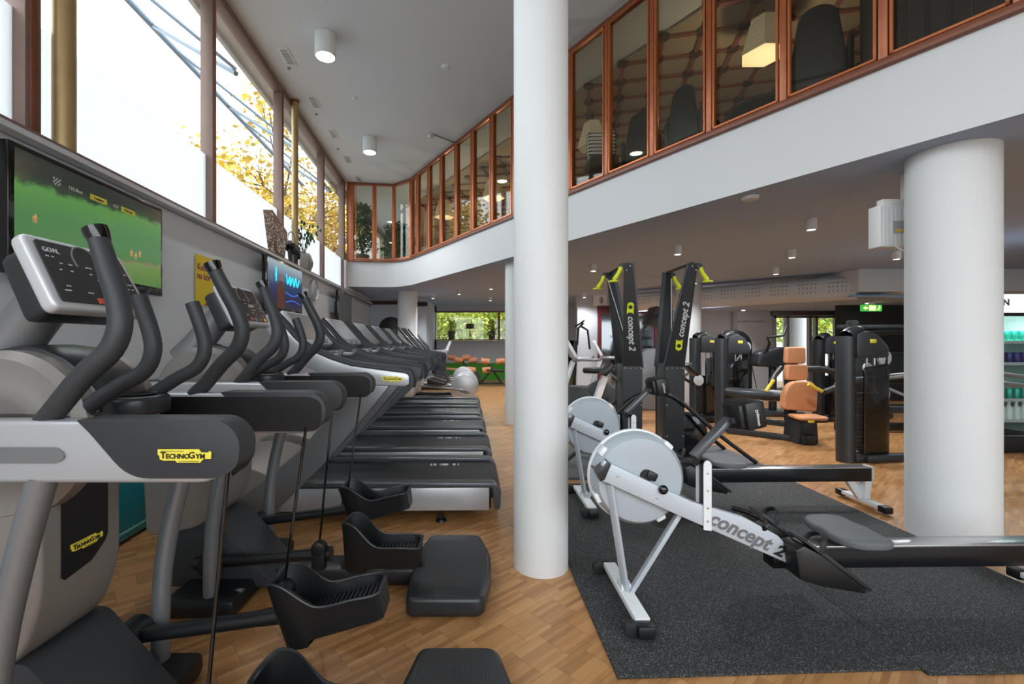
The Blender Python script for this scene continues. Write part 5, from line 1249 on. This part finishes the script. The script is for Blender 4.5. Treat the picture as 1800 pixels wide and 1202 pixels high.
tree('yellow autumn tree outside the last tall windows', (-6.6, 19.5, 0), 9.4, 3.8, 9000, 32, 'leaf_autumn')
tree('autumn tree farthest outside the tall windows', (-5.6, 24, 0), 9.6, 3.8, 7000, 33, 'leaf_autumn')
tree('green-yellow tree outside the left of the far window', (-1.9, 20.5, 0), 3.0, 3.0, 6500, 34, 'leaf_green', squash=1.3)
tree('green-yellow tree outside the middle of the far window', (0.3, 23.5, 0), 3.6, 3.2, 6500, 35, 'leaf_green', squash=1.3)
tree('green-yellow tree outside the right of the far window', (2.3, 20.5, 0), 3.2, 3.0, 6500, 36, 'leaf_green', squash=1.3)
tree('leafy tree outside the glazed doors, left', (11.6, 19.5, 0), 3.4, 2.8, 5500, 37, 'leaf_green', squash=1.3)
tree('leafy tree outside the glazed doors, right', (14.2, 19.5, 0), 3.4, 2.8, 5500, 38, 'leaf_green', squash=1.3)
# outside steelwork of the awning
t = lw(empty('awning_frame')); tag(t, 'grey steel awning frame outside the tall windows', 'awning frame')
B().cyl((-1.9, -3, 5.70), (-1.9, 13, 5.70), .045, n=10).build('outer_tube', 'steel_blue', t)
for y in (1.2, 3.4, 5.6, 7.8, 10.0):
    B().cyl((-.35, y, 4.55), (-1.9, y + .9, 5.70), .03, n=8).cyl((-.35, y, 4.6), (-1.9, y - .8, 5.70), .022, n=8).build('strut', 'steel_blue', t)
struct(lw(B().box((-.30, 4.5, 4.93), (.28, 16, .05)).box((-.46, 4.5, 4.90), (.05, 16, .10)).build('roof_eave', 'concrete')), 'grey roof eave outside above the tall windows', 'eave')
t = empty('neighbour_house', (3.0, 30, 0)); tag(t, 'pale building with dark roof seen through the gallery panes', 'building')
B().box((0, 0, 3.2), (10, 4, 6.4)).build('wall', 'facade', t); B().prism([(-5.4, 6.4), (5.4, 6.4), (3.5, 8.2), (-3.5, 8.2)], 'y', -2.4, 2.4).build('roof', 'pot', t)
for k in range(4): B().box((-3.5 + k * 2.3, -2.03, 4.6), (1.0, .06, 1.3)).build('window', 'black_gloss', t)

# dark curtain in the right gallery pane
t = empty('curtain', (3.35, 3.35, H_FL)); tag(t, 'dark grey curtain hanging behind the widest right gallery pane', 'curtain')
pts = []
for k in range(41): pts.append((-.55 + k * 1.35 / 40, .03 * math.sin(k * 1.3)))
pts = pts + [(x, y + .012) for x, y in pts[::-1]]
B().prism(pts, 'z', .02, 1.66).build('cloth', 'leather_black', t)
struct(B().box((12.5, 16.2, .38), (9, .2, .76)).build('garden_wall', 'slab_paint'), 'low white wall outside the glazed doors', 'wall')
